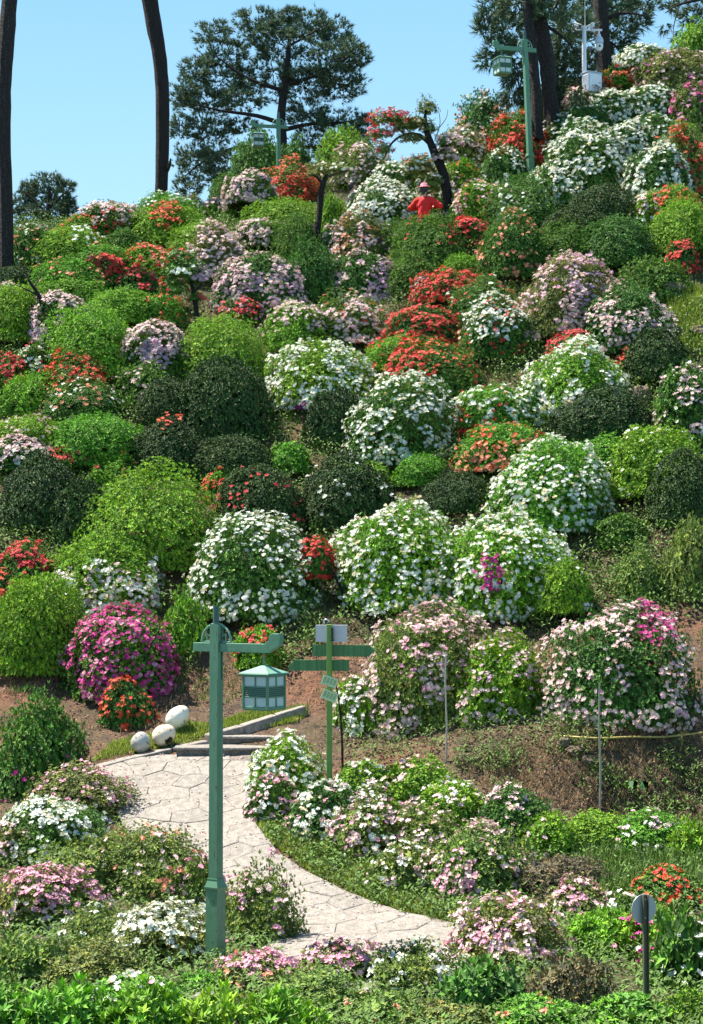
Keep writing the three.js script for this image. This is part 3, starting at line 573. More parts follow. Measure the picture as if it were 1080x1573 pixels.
B(145, 532, 172, 122, 'L', '', 'great lime dome behind the orange-flowered low azalea');
B(240, 540, 104, 92, 'G', 'P58t V60@.1,.2,.4', 'rounded azalea with pink and lilac cap beside the great lime dome');
B(343, 542, 152, 110, 'L', '', 'bright green dome standing above the blackish clipped shrub');
B(346, 615, 152, 140, 'D', '', 'tallest blackish clipped shrub, in the middle of the slope');
B(222, 592, 92, 76, 'G', 'P12p', 'shaded azalea with a few pink blossoms under the pink and lilac cap');
B(266, 618, 112, 80, 'D', '', 'dark clipped shrub left of the tallest blackish one');
B(115, 585, 92, 62, 'O', 'O50p R12p', 'orange-flowered low azalea at the foot of the great lime dome');
B(12, 578, 62, 54, 'G', 'C98f', 'coral red azalea cut by the picture edge');
B(58, 556, 60, 58, 'G', 'W55p R10p', 'small white azalea between coral red edge bush and the great lime dome');
B(50, 612, 92, 66, 'L', '', 'lime ball under the coral red edge bush');
B(128, 622, 122, 64, 'G', 'W7p S6p', 'shady green azalea under the orange-flowered low one');
B(42, 668, 108, 64, 'L', 'P14p', 'lime azalea with pink specks above the pink and white one');
B(150, 676, 148, 88, 'L', '', 'bright lime dome above the red fringe');
B(35, 702, 95, 48, 'G', 'P58t W14p', 'pale pink and white azalea above the dark layered shrub');
B(104, 710, 78, 34, 'O', 'C85t', 'thin red fringe of azalea on top of the dark layered shrub');
B(260, 690, 122, 84, 'D', 'O22@0,.95,.3', 'dark clipped shrub with an orange tip');
B(66, 758, 155, 112, 'D', '', 'dark layered shrub with bare branches showing beneath', { deep: 0.8 });
B(130, 792, 100, 110, 'D', '', 'dark clipped shrub between the layered shrub and the brightest lime dome');
B(170, 728, 70, 50, 'L', 'C5p', 'ragged green azalea poking up above the brightest lime dome', { style: 'loose' });
B(356, 706, 132, 74, 'D', '', 'dark clipped cushion above the dark shrub with red specks');
B(446, 706, 64, 48, 'L', '', 'small lime bush right of the dark clipped cushion');
B(340, 745, 55, 50, 'L', 'O55p', 'small lime and orange azalea behind the dark shrub with red specks');
B(234, 802, 216, 152, 'L', '', 'brightest and largest lime dome on the lower slope');
B(398, 768, 152, 104, 'D', 'C5p', 'dark clipped shrub with red specks right of the brightest lime dome');
B(532, 758, 152, 112, 'D', 'W2p', 'dark green rounded shrub above the white azalea and the signpost', { leafTop: 1 });
B(560, 728, 90, 40, 'L', '', 'lime strip on top behind the dark green rounded shrub');
// lower slope
B(165, 882, 172, 122, 'L', 'W46l P20l', 'lime dome with a skirt of white and pink blossoms above the magenta azalea');
B(42, 868, 82, 66, 'G', 'C80p', 'coral red azalea above the big round green one at the edge');
B(8, 905, 44, 46, 'G', 'O40p', 'small orange-flecked azalea at the edge above the big round green one');
B(58, 960, 155, 150, 'L', '', 'big round green azalea at the edge beside the magenta one');
B(190, 1000, 168, 146, 'G', 'M86f K10p', 'magenta azalea globe above the egg ornaments');
B(195, 1086, 72, 64, 'G', 'O48p', 'small dark azalea with orange-red blossoms under the magenta globe');
B(392, 872, 186, 158, 'G', 'W86f', 'white azalea globe right behind the near lantern post');
B(484, 860, 54, 58, 'G', 'R85f', 'coral red azalea beside the white globe above the lantern', { s: 32 });
B(612, 852, 196, 172, 'L', 'W58f', 'white-flowered lime globe between coral red azalea and the magenta-patched one');
B(776, 868, 212, 168, 'L', 'W54f M60@-.25,.3,.2', 'white and lime azalea with a magenta patch');
B(866, 898, 84, 84, 'L', 'W3p', 'round lime ball beside the magenta-patched white azalea', { s: 30.6 });
B(1064, 862, 90, 120, 'O', '', 'olive green bush at the picture edge above the largest near pink dome');
B(985, 890, 88, 76, 'O', '', 'faded olive bush on the dry bank behind the near pink dome');
B(662, 1024, 212, 202, 'O', 'P50p K8@-.1,.6,.5', 'tall pink and olive azalea right of the signpost boards', { style: 'bush' });
B(772, 1050, 126, 128, 'L', 'P20p V4p', 'lime azalea with pink blossoms between the two near pink ones');
B(950, 1017, 232, 186, 'G', 'P72f M70@.4,.8,.24', 'largest near pink dome with a magenta spot, above the eroded bank');
B(552, 1085, 72, 92, 'L', 'W42p P14p', 'white and pink azalea just right of the signpost');
B(284, 962, 66, 84, 'L', '', 'loose green weeds-like bush left of the white globe', { style: 'loose' });
B(398, 992, 74, 62, 'L', 'C28p', 'small green azalea with red blossoms behind the lantern arm');
B(64, 1160, 150, 158, 'G', 'M2l', 'dark green dome left of the top of the stone path');
// bed left of the path
B(126, 1220, 172, 70, 'O', 'P10p K14t', 'low azalea with pink tips along the path edge');
B(78, 1272, 172, 92, 'G', 'W56p', 'white azalea in the near bed below the dark green dome');
B(15, 1300, 80, 70, 'O', 'P36p', 'pink azalea at the picture edge beside the white one in the near bed');
B(140, 1330, 165, 92, 'O', '', 'flowerless olive mound in the middle of the near bed');
B(238, 1330, 178, 108, 'O', 'P10p S8p', 'olive azalea with few salmon blossoms left of the lantern post');
B(82, 1385, 158, 92, 'O', 'K72t P26l', 'pink azalea mound in the near bed, the fullest one there');
B(15, 1400, 90, 80, 'O', 'P3p', 'olive mound at the picture edge beside the full pink mound');
B(306, 1355, 70, 85, 'O', 'K26p', 'narrow pink-tipped azalea touching the lantern post');
B(395, 1408, 135, 120, 'O', 'K14p P8p', 'scruffy olive azalea with pink bunches between lantern post and path');
B(252, 1442, 158, 108, 'O', 'W58t', 'white-topped azalea beside the foot of the lantern post');
B(155, 1432, 130, 84, 'O', 'W10p P3p', 'olive mound with sparse white between the pink mound and the white-topped one');
B(140, 1488, 185, 96, 'O', '', 'broad flowerless green mound near the lime hedge');
B(36, 1486, 140, 110, 'O', '', 'brownish olive mound in the corner above the lime hedge');
B(195, 1528, 130, 52, 'L', 'W42p', 'low white-flecked bush tucked behind the lime hedge');
B(308, 1515, 80, 46, 'L', '', 'grassy green bush at the foot of the lantern post', { style: 'broad' });
B(402, 1492, 130, 58, 'O', 'K46t S8p', 'pink azalea right at the foot of the lantern post');
B(522, 1482, 118, 70, 'O', 'K50t P22p', 'pink azalea at the near end of the path');
B(636, 1492, 142, 92, 'O', 'W46p', 'white azalea at the near end of the path beside the pink one');
B(485, 1530, 160, 66, 'O', '', 'low green bush in front of the pink azalea at the path end');
B(592, 1552, 140, 60, 'O', 'S3p', 'low brown-green bush in front of the white azalea at the path end');
// bed right of the path
B(440, 1182, 112, 88, 'L', 'W58f', 'white azalea at the left of the signpost foot');
B(418, 1232, 72, 72, 'G', 'K46p P20p W12p', 'pink azalea at the path edge below the stone steps');
B(498, 1250, 105, 88, 'G', 'W66p K6p', 'white azalea in the bed in front of the signpost');
B(560, 1205, 100, 66, 'L', 'W28p P8p', 'lime azalea with few white blossoms right of the signpost foot');
B(640, 1205, 112, 68, 'L', 'P28p', 'lime azalea with pink blossoms under the tall pink and olive one');
B(572, 1272, 132, 88, 'O', 'P34p K14p W14p', 'pink and white azalea in the middle of the right bed');
B(700, 1238, 112, 70, 'L', 'P16p W10p', 'lime azalea with faint pink under the eroded bank');
B(652, 1285, 112, 82, 'O', 'P28p', 'thin pink azalea behind the full pink one in the right bed');
B(735, 1328, 172, 108, 'O', 'P52p K40@-.4,.3,.4', 'full pink azalea above the grass strip in the right bed');
B(622, 1335, 100, 72, 'O', 'W18p P10p', 'low azalea with white specks beside the grass strip');
B(792, 1252, 115, 72, 'G', 'P34p', 'pale pink azalea at the foot of the eroded bank');
B(842, 1285, 84, 60, 'L', 'P6p', 'lime bush right of the pale pink azalea under the bank');
B(912, 1278, 112, 58, 'L', 'C2p', 'bright lime bush around the foot of the thin stake');
B(1000, 1282, 122, 62, 'L', 'P14p W9p', 'pale green azalea under the bank beside the bright lime bush');
B(868, 1345, 140, 66, 'B', '', 'dry twiggy thicket behind the disc sign', { cat: 'shrub', name: 'dry_shrub' });
B(1062, 1300, 64, 64, 'L', '', 'lime bush at the picture edge under the eroded bank', { style: 'broad' });
B(785, 1442, 175, 112, 'O', 'P48p K34p V10l', 'big pink and lilac azalea at the near side of the path');
B(892, 1386, 95, 54, 'O', 'K36p P36p', 'small pink azalea left behind the disc sign');
B(742, 1530, 145, 92, 'G', '', 'leafy green bush in front of the big pink and lilac azalea', { style: 'broad' });
B(880, 1522, 125, 112, 'B', '', 'brown withered bush left of the disc sign post', { cat: 'shrub', name: 'dry_shrub' });
B(930, 1436, 115, 82, 'L', 'K3p', 'bright green bush behind the disc sign post');
B(1022, 1366, 105, 54, 'G', 'O38p R12p', 'orange and red azalea behind the disc sign');
B(1000, 1440, 112, 98, 'L', 'M22p W4p', 'green azalea with magenta bunches around the disc sign post');
B(1055, 1478, 105, 130, 'G', 'W9p', 'green azalea with few white blossoms right of the disc sign post', { style: 'broad' });
B(955, 1398, 62, 42, 'G', 'W28p P14p', 'small white and pink azalea beside the disc');
B(822, 1562, 150, 62, 'L', 'S4p', 'low green bush before the brown withered bush');
B(965, 1562, 120, 54, 'L', '', 'grassy lime bush at the foot of the disc sign post', { style: 'broad' });
B(690, 1566, 120, 54, 'O', 'S2p', 'low olive bush before the leafy green one');
B(1060, 1555, 80, 60, 'L', '', 'lime bush in the bottom corner beside the disc sign');
// bright hedge in the very front
for (const [x, w, row, l] of [[-10, 150, 1585, 'lime hedge bush in the bottom corner'], [95, 170, 1580, 'lime hedge bush under the broad flowerless green mound'], [215, 170, 1588, 'lime hedge bush under the low white-flecked bush'], [330, 160, 1592, 'lime hedge bush straight below the lantern post'], [440, 150, 1602, 'last lime hedge bush, below the pink azalea at the post']])
  B(x, row, w, 110, 'L', 'K1p', l, { s: 13.2, style: 'hedge', name: 'hedge_bush', cat: 'hedge' });
// tall leafy shrubs on the crest
B(398, 245, 82, 74, 'G', '', 'leafy green shrub right under the far lantern', { s: 62, style: 'broad', name: 'leafy_shrub', cat: 'shrub' });
B(455, 252, 50, 60, 'G', '', 'leafy green shrub behind the far lamp post', { s: 63, style: 'broad', name: 'leafy_shrub', cat: 'shrub' });
B(524, 240, 74, 78, 'L', '', 'tall light green shrub at the edge of the big pine', { s: 60, style: 'broad', name: 'leafy_shrub', cat: 'shrub' });
B(492, 272, 60, 50, 'O', 'W14p', 'thin pale shrub left of the tall light green one', { s: 52 });
B(345, 300, 50, 60, 'G', '', 'dark green shrub at the crest between trunk and far lamp post', { s: 51 });
B(292, 318, 50, 40, 'O', 'C8p', 'small reddish bush on the crest right of the dark leaning trunk', { s: 49.5 });

// ---------------------------------------------------------------- pines
const needleM = leafMat(0.048, 0.100, 0.042, 0.9, 0.15);
function pine(label, group, s, trunk, limbs, pads, o = {}) {
  seed = Math.round(s * 97 + pads.length * 31 + trunk[0][0]);
  const k = s / F, base = at(trunk[0][0], trunk[0][1], s), t = thing('pine_tree', label, 'tree', V(base.x, base.y, base.z), 0, group);
  const loc = (px, row, dz = 0) => at(px, row, s + dz).sub(base);
  const bark = o.bark ?? BARK.pine;
  const [tp, tr] = smoothPts(trunk.map(([a, b]) => loc(a, b)), trunk.map((q) => q[2] * k), 26);
  part('trunk', limb(tp, tr, 14, 0.16, 1.2), bark, t);
  if (limbs.length) for (const l of limbs) { const dz = rr(-1, 1) * (l[0].length ? 1 : 0); const [lp, lr] = smoothPts(l.map(([a, b], i) => loc(a, b, dz * i / l.length * (o.deep ?? 2))), l.map((q) => q[2] * k), 9); part('limb', limb(lp, lr, 6, 0.1), bark, t); }
  if (!pads.length) return t;
  const g = new Geo(), tw = [], nl = o.needle ?? 0.24, dens = o.dens ?? 1;
  for (const [px, row, a, b, d = 0.8, hang = 0] of pads) {
    const c = loc(px, row, 0.5 + rr(-0.3, 1) * (o.deep ?? 2)), rx = a * k, ry = b * k, n = Math.round(150 * dens * d * (rx * ry * 3.14 + 0.15));
    for (let j = 0; j < n; j++) {
      const e = V(rr(-1, 1), rr(-1, 1), rr(-1, 1)); if (e.lengthSq() > 1) e.normalize().multiplyScalar(rr(0.6, 1));
      e.multiplyScalar(1 + 0.35 * noise(e.x * 2 + px, e.y * 2 + row, e.z * 2));
      if (noise(e.x * 2.2 + px * 0.3, e.y * 2.4 + row * 0.3, e.z * 2.2) < (o.gap ?? -0.12)) continue;
      const p = V(c.x + e.x * rx, c.y + e.y * ry, c.z + e.z * rx * 0.85), dir = V(e.x + rr(-0.4, 0.4), 0.55 + e.y * 0.5 - hang * 1.8 + rr(-0.3, 0.3), e.z + rr(-0.4, 0.4)).normalize(), tone = rr(0.75, 1.35), warm = rr(0.9, 1.25);
      const A = V(0.3, 0.2, 0.9).cross(dir).normalize(), Bv = dir.clone().cross(A);
      for (let q = 0; q < 9; q++) {
        const th = rnd() * 6.28, op = rr(0.15, 1.15), rad = V(A.x * Math.cos(th) + Bv.x * Math.sin(th), A.y * Math.cos(th) + Bv.y * Math.sin(th), A.z * Math.cos(th) + Bv.z * Math.sin(th));
        const nd = V(dir.x * Math.cos(op) + rad.x * Math.sin(op), dir.y * Math.cos(op) + rad.y * Math.sin(op), dir.z * Math.cos(op) + rad.z * Math.sin(op)), sd = nd.clone().cross(rad).normalize();
        g.tri(p, nd, sd, sd.clone().cross(nd), nl * rr(0.7, 1.2), (o.wid ?? 0.022) * 1.25, [tone * warm, tone, tone], false);
      }
      if (j % 60 === 0) tw.push(limb([c.clone().lerp(p, 0.1), c.clone().lerp(p, 0.6).add(V(0, -0.08, 0)), p], [0.03, 0.018, 0.007], 3));
    }
  }
  part('needles', g.build(), needleM, t, 'stuff'); counts.tris += g.i.length / 3;
  part('twigs', mergeGeometries(tw), bark, t, 'stuff');
  return t;
}
pine('big dark spreading pine behind the far lamp post, framed by sky', null, 92, [[440, 345, 9], [436, 250, 7.5], [432, 180, 7], [440, 110, 5], [446, 50, 2.5]],
  [[[433, 190, 4.5], [395, 178, 3.5], [340, 170, 2], [300, 160, 1]], [[433, 200, 4], [480, 190, 3], [530, 188, 2], [560, 180, 1]], [[436, 140, 4], [380, 120, 3], [330, 85, 1]], [[440, 130, 3.5], [500, 110, 2.5], [545, 80, 1]], [[434, 230, 4], [370, 225, 3], [310, 250, 1.5], [285, 270, 1]], [[437, 225, 3], [500, 225, 2], [545, 215, 1]], [[446, 60, 2.2], [420, 40, 1], [400, 25, 0.7]], [[445, 70, 2.2], [480, 50, 1.4], [505, 35, 0.8]]],
  [[328, 52, 32, 22], [345, 82, 42, 26], [398, 38, 44, 28], [430, 62, 55, 30], [470, 40, 42, 28], [512, 52, 36, 26], [540, 85, 30, 26], [505, 95, 50, 28], [300, 108, 28, 20], [345, 120, 52, 26], [285, 145, 26, 24], [318, 158, 52, 26], [375, 150, 40, 24], [420, 112, 46, 30], [465, 130, 50, 30], [525, 130, 42, 24], [278, 195, 20, 20, 0.7], [318, 202, 40, 24], [372, 195, 30, 14, 0.7], [470, 178, 40, 20, 0.8], [525, 188, 48, 20], [300, 248, 40, 26], [345, 245, 46, 24], [290, 285, 26, 20, 0.8], [480, 215, 36, 16, 0.7], [540, 215, 36, 20, 0.9], [565, 185, 16, 14, 0.8], [335, 272, 24, 16, 0.6], [505, 240, 36, 14, 0.6], [445, 25, 22, 14]], { deep: 1.4, dens: 2.6, gap: 0.05, needle: 0.27, wid: 0.03, bark: BARK.dark });
pine('small round-topped pine low behind the crest beside the rough tall trunk', null, 96, [[72, 370, 4], [74, 330, 3.4], [76, 290, 2]],
  [[[74, 330, 2.4], [50, 305, 1.4], [38, 295, 1]], [[75, 320, 2.2], [95, 300, 1.2], [108, 290, 0.8]]],
  [[45, 292, 16, 14], [75, 280, 32, 14], [102, 288, 14, 10, 0.9], [60, 302, 30, 14], [95, 305, 22, 12], [38, 318, 24, 18], [78, 325, 40, 14, 0.9], [105, 318, 14, 12, 0.8], [50, 342, 34, 12, 0.8], [90, 345, 26, 12, 0.8]], { deep: 1, needle: 0.27, wid: 0.03, dens: 2.6, gap: 0.02, bark: BARK.dark });
pine('rough tall pine trunk at the picture edge rising out of the shrubs', null, -ground(10, 428).z, [[9, 440, 12.5], [10, 380, 11.5], [8, 300, 11], [6, 220, 11], [6, 140, 11.5], [9, 80, 12], [13, 30, 12.5], [16, -40, 12], [17, -130, 11]], [], []);
pine('dark leaning pine trunk standing bare against the sky', null, 50, [[248, 345, 10.5], [248, 300, 10], [249, 240, 10.3], [250, 180, 10.5], [249, 130, 10.5], [245, 85, 11], [238, 45, 12], [230, 0, 13], [222, -50, 13], [212, -130, 12]], [[[257, 262, 3.2], [261, 252, 2.4], [262, 244, 1]]], [], { bark: BARK.dark });
const rs = 47.5;
pine('thickest pine trunk beside the ridge lamp post with drooping crown', null, rs, [[853, 235, 17], [849, 190, 13], [845, 150, 11.5], [840, 100, 12], [832, 50, 13], [822, 0, 13.5], [808, -70, 13]], [[[815, -20, 4], [780, 0, 3], [748, 30, 1.5]], [[840, 40, 3], [868, 60, 2], [892, 90, 1]]],
  [[758, 8, 28, 22], [795, 5, 40, 26], [745, 40, 18, 16], [780, 42, 34, 22], [764, 72, 26, 16, 0.9, 0.3], [800, 80, 26, 22, 1, 0.3], [748, 92, 16, 12, 0.8, 0.4], [795, 120, 24, 22, 0.9, 0.6], [812, 150, 20, 20, 0.7, 0.7], [783, 148, 16, 14, 0.6, 0.8]], { deep: 1.5, needle: 0.26, wid: 0.022, dens: 2.2 });
pine('slim pine trunk standing close beside the thickest one', null, 47.1, [[826, 215, 9], [823, 140, 8], [818, 80, 7.5], [811, 20, 7.5], [804, -60, 7]], [[[818, 20, 4], [850, 5, 3], [880, -10, 2]]],
  [[850, 12, 40, 26], [880, 40, 36, 26], [866, 75, 30, 30, 1, 0.4], [880, 110, 30, 28, 0.9, 0.6], [862, 132, 22, 26, 0.8, 0.7], [890, 150, 18, 16, 0.5, 0.8]], { deep: 1.8, needle: 0.26, wid: 0.022, dens: 2.2 });
pine('thin pale-barked pine stem between the thickest trunk and the camera mast', null, 49, [[846, 200, 7], [851, 140, 5], [856, 80, 5], [861, 30, 5], [868, -30, 5], [874, -100, 4.5]], [], [], { bark: BARK.grey });
pine('straight dark pine trunk behind the camera mast cabinet', null, 51.5, [[930, 150, 14.5], [928, 100, 11.5], [925, 50, 11], [922, 0, 11], [920, -80, 10]], [[[926, 30, 3.5], [960, 20, 2.5], [995, 25, 1]], [[925, 60, 3], [945, 70, 2], [962, 95, 1]]],
  [[910, 10, 30, 26], [945, 8, 40, 24], [985, 5, 30, 18, 0.8], [905, 45, 20, 24], [950, 42, 36, 22, 0.9, 0.2], [985, 35, 16, 14, 0.6, 0.3], [955, 80, 26, 24, 0.7, 0.6], [940, 118, 20, 22, 0.6, 0.8], [967, 108, 14, 16, 0.5, 0.8], [912, 90, 16, 26, 0.7, 0.6]], { deep: 1.6, needle: 0.26, wid: 0.022, dens: 2.2 });
pine('hanging pine with thin drooping twigs at the upper corner of the picture', null, 52, [[1108, 130, 12], [1106, 60, 11], [1102, -20, 10]], [[[1104, -10, 4], [1070, 0, 3], [1040, 8, 1.5], [1022, 20, 0.8]], [[1105, 30, 3], [1080, 30, 2], [1066, 55, 1]], [[1044, 8, 1], [1035, 40, 0.8], [1034, 62, 0.5]]],
  [[1075, 8, 26, 18], [1060, 28, 22, 12, 0.7, 0.3], [1030, 10, 16, 9, 0.6, 0.2], [1074, 48, 14, 16, 0.8, 0.6], [1050, 52, 12, 10, 0.35, 0.8], [1022, 42, 10, 8, 0.3, 0.8], [1038, 66, 9, 7, 0.25, 0.8]], { deep: 1, needle: 0.26, wid: 0.022, dens: 1.5 });

// ---------------------------------------------------------------- small old azalea trees with visible trunks
function clump(root, s, px, row, w, h, leaf, flowers, style = 'wisp') {
  const k = s / F, c = at(px, row, s).sub(root.position), r = w * k / 2, ry = h * k / 2, pr = crownProto(style, 0.36, Math.floor(rnd() * 3));
  const f = part('foliage', pr.geo, LEAF[leaf][Math.floor(rnd() * LEAF[leaf].length)], root, 'stuff'); f.position.copy(c); f.rotation.y = rnd() * 6; f.scale.set(r, ry, r);
  const n = root.children.length;
  const fr = { v: pr.v, style: pr.style };
  f.rotation.y = 0;
  for (const q of flowers.split(' ').filter(Boolean)) flowersOn(root, q, fr, V(r, ry, r), s);
  for (const q of root.children.slice(n)) q.position.add(c);
}
function oldTree(name, label, s, trunks, clumps, cat = 'azalea tree') {
  const [bx, by] = trunks[0][0], base = at(bx, by, s), t = thing(name, label, cat, base);
  seed = Math.round(bx * 7 + by);
  trunks.forEach((l, i) => { const [p, r] = smoothPts(l.map(([a, b]) => at(a, b, s).sub(base)), l.map((q) => q[2] * s / F), 10); part(i ? 'branch' : 'trunk', limb(p, r, 8, 0.35), i < 2 ? BARK.dark : BARK.stem, t); });
  for (const c of clumps) clump(t, s, ...c);
  return t;
}
const sA = -ground(690, 330).z;
oldTree('old_azalea', 'leaning old azalea tree forking against the sky, coral red blossoms on its outer branch', sA,
  [[[692, 345, 9], [688, 300, 8], [680, 262, 7], [668, 236, 7], [658, 210, 5], [653, 185, 3], [655, 166, 1.5]], [[662, 222, 4], [640, 206, 2.5], [618, 208, 2], [600, 222, 1.5], [590, 244, 0.8]], [[622, 207, 1.5], [606, 192, 1.2], [596, 178, 0.6]], [[670, 240, 3], [684, 226, 2], [692, 212, 1]], [[668, 215, 0.9], [676, 190, 0.6], [673, 164, 0.3]], [[676, 195, 0.6], [686, 180, 0.4], [688, 168, 0.3]]],
  [[600, 184, 52, 34, 'O', 'C60p K14p'], [624, 196, 40, 28, 'O', 'C40p'], [585, 208, 34, 24, 'O', 'C48p P10p'], [592, 232, 22, 26, 'O', 'C42p'], [655, 170, 30, 38, 'O', ''], [640, 190, 44, 26, 'O', 'W6p'], [632, 214, 38, 22, 'O', ''], [660, 200, 24, 26, 'O', ''], [690, 222, 36, 32, 'O', 'P50p K14p'], [684, 244, 34, 30, 'O', 'P60p'], [645, 262, 44, 34, 'O', 'W20p'], [660, 285, 40, 36, 'O', 'W12p']]);
const sB = -ground(487, 392).z;
oldTree('old_azalea', 'gnarled bare grey trunk of an old azalea with a thin crown, among lime bushes', sB - 0.5, [[[484, 398, 8], [484, 365, 7], [490, 335, 5], [492, 305, 5], [497, 280, 4], [503, 268, 2.5]], [[496, 282, 3], [486, 272, 2], [478, 268, 1]], [[500, 272, 2.5], [520, 266, 1.6], [536, 262, 0.8]]],
  [[500, 262, 32, 18, 'O', 'W14p'], [524, 262, 30, 18, 'O', 'W24p V6p'], [480, 269, 18, 13, 'O', '']]);
const sC = -ground(302, 508).z;
oldTree('standard_azalea', 'thin-trunked standard azalea with lilac, white and red blossoms above the lime mounds', sC, [[[304, 512, 5], [302, 480, 4], [298, 455, 3.5], [294, 430, 2.5], [290, 405, 1.5]], [[298, 450, 2], [310, 435, 1.2], [316, 420, 0.8]]],
  [[284, 420, 62, 62, 'G', 'W34@-.1,-.3,.4 W8p'], [302, 430, 36, 40, 'G', 'V90@.1,.3,.7'], [266, 446, 44, 44, 'G', 'R12p'], [300, 460, 26, 26, 'G', 'C24p'], [278, 400, 44, 34, 'G', 'R10p']], 'azalea');
const sD = -ground(68, 520).z;
oldTree('bare_stem', 'bare leaning stem with grey twigs between the lime bushes at the picture edge', sD - 0.4, [[[70, 535, 5], [71, 500, 4.5], [66, 470, 4], [56, 448, 3], [44, 430, 2]], [[60, 455, 2], [44, 446, 1.3], [26, 438, 0.6]], [[50, 440, 1.6], [40, 420, 1], [34, 408, 0.5]], [[66, 470, 1.6], [78, 452, 1], [92, 446, 0.5]], [[52, 442, 1.2], [62, 424, 0.8], [64, 412, 0.4]]], [[72, 492, 26, 40, 'O', '']], 'shrub');
oldTree('bare_stem', 'dark leaning stem on the earth bank under the coral red azalea', -ground(535, 940).z, [[[540, 945, 3.5], [527, 912, 3], [515, 885, 2.4], [503, 868, 1.8]], [[521, 898, 1.6], [524, 878, 1], [534, 866, 0.6]]], [], 'branch');
oldTree('sapling', 'thin dark sapling tied up close to the signpost', -ground(527, 1205).z, [[[527, 1212, 2.2], [526, 1160, 2], [524, 1110, 1.7], [519, 1066, 1.2], [515, 1046, 0.6]], [[523, 1100, 0.8], [534, 1075, 0.6], [540, 1058, 0.4]], [[525, 1130, 0.8], [536, 1118, 0.6], [541, 1104, 0.4]]], [], 'sapling');

// ---------------------------------------------------------------- lantern posts
const greenPaint = (() => { const t = tex(256, (u, v) => { const a = tile(u, v, 10, 2), b = tile(u, v, 50, 6), q = 0.88 + 0.08 * a + 0.09 * b, chip = a + 0.9 * b > 0.72 ? 1 : 0; return chip ? [0.95, 0.5, 0.42] : [q, q, q]; }); return t; })();
const postM = mat(0.105, 0.26, 0.15, 0.45, { map: greenPaint }), capM = mat(0.045, 0.13, 0.105, 0.5, { map: greenPaint }), roofM = mat(0.17, 0.37, 0.27, 0.45, { map: greenPaint });
const paneM = new THREE.MeshPhysicalMaterial({ roughness: 0.9, transmission: 0.35, thickness: 0, side: THREE.DoubleSide }); paneM.color.setRGB(0.66, 0.74, 0.72);
const bx = (w, h, d, x, y, z, r = 0.004) => { const g = new RoundedBoxGeometry(w, h, d, 2, Math.min(r, w / 2.2, h / 2.2, d / 2.2)); g.translate(x, y, z); return g; };
function frustum(a, b, h, y) { const g = new THREE.CylinderGeometry(b / Math.SQRT2, a / Math.SQRT2, h, 4, 1); g.rotateY(Math.PI / 4); const n = g.toNonIndexed(); n.computeVertexNormals(); n.translate(0, y + h / 2, 0); return n; }
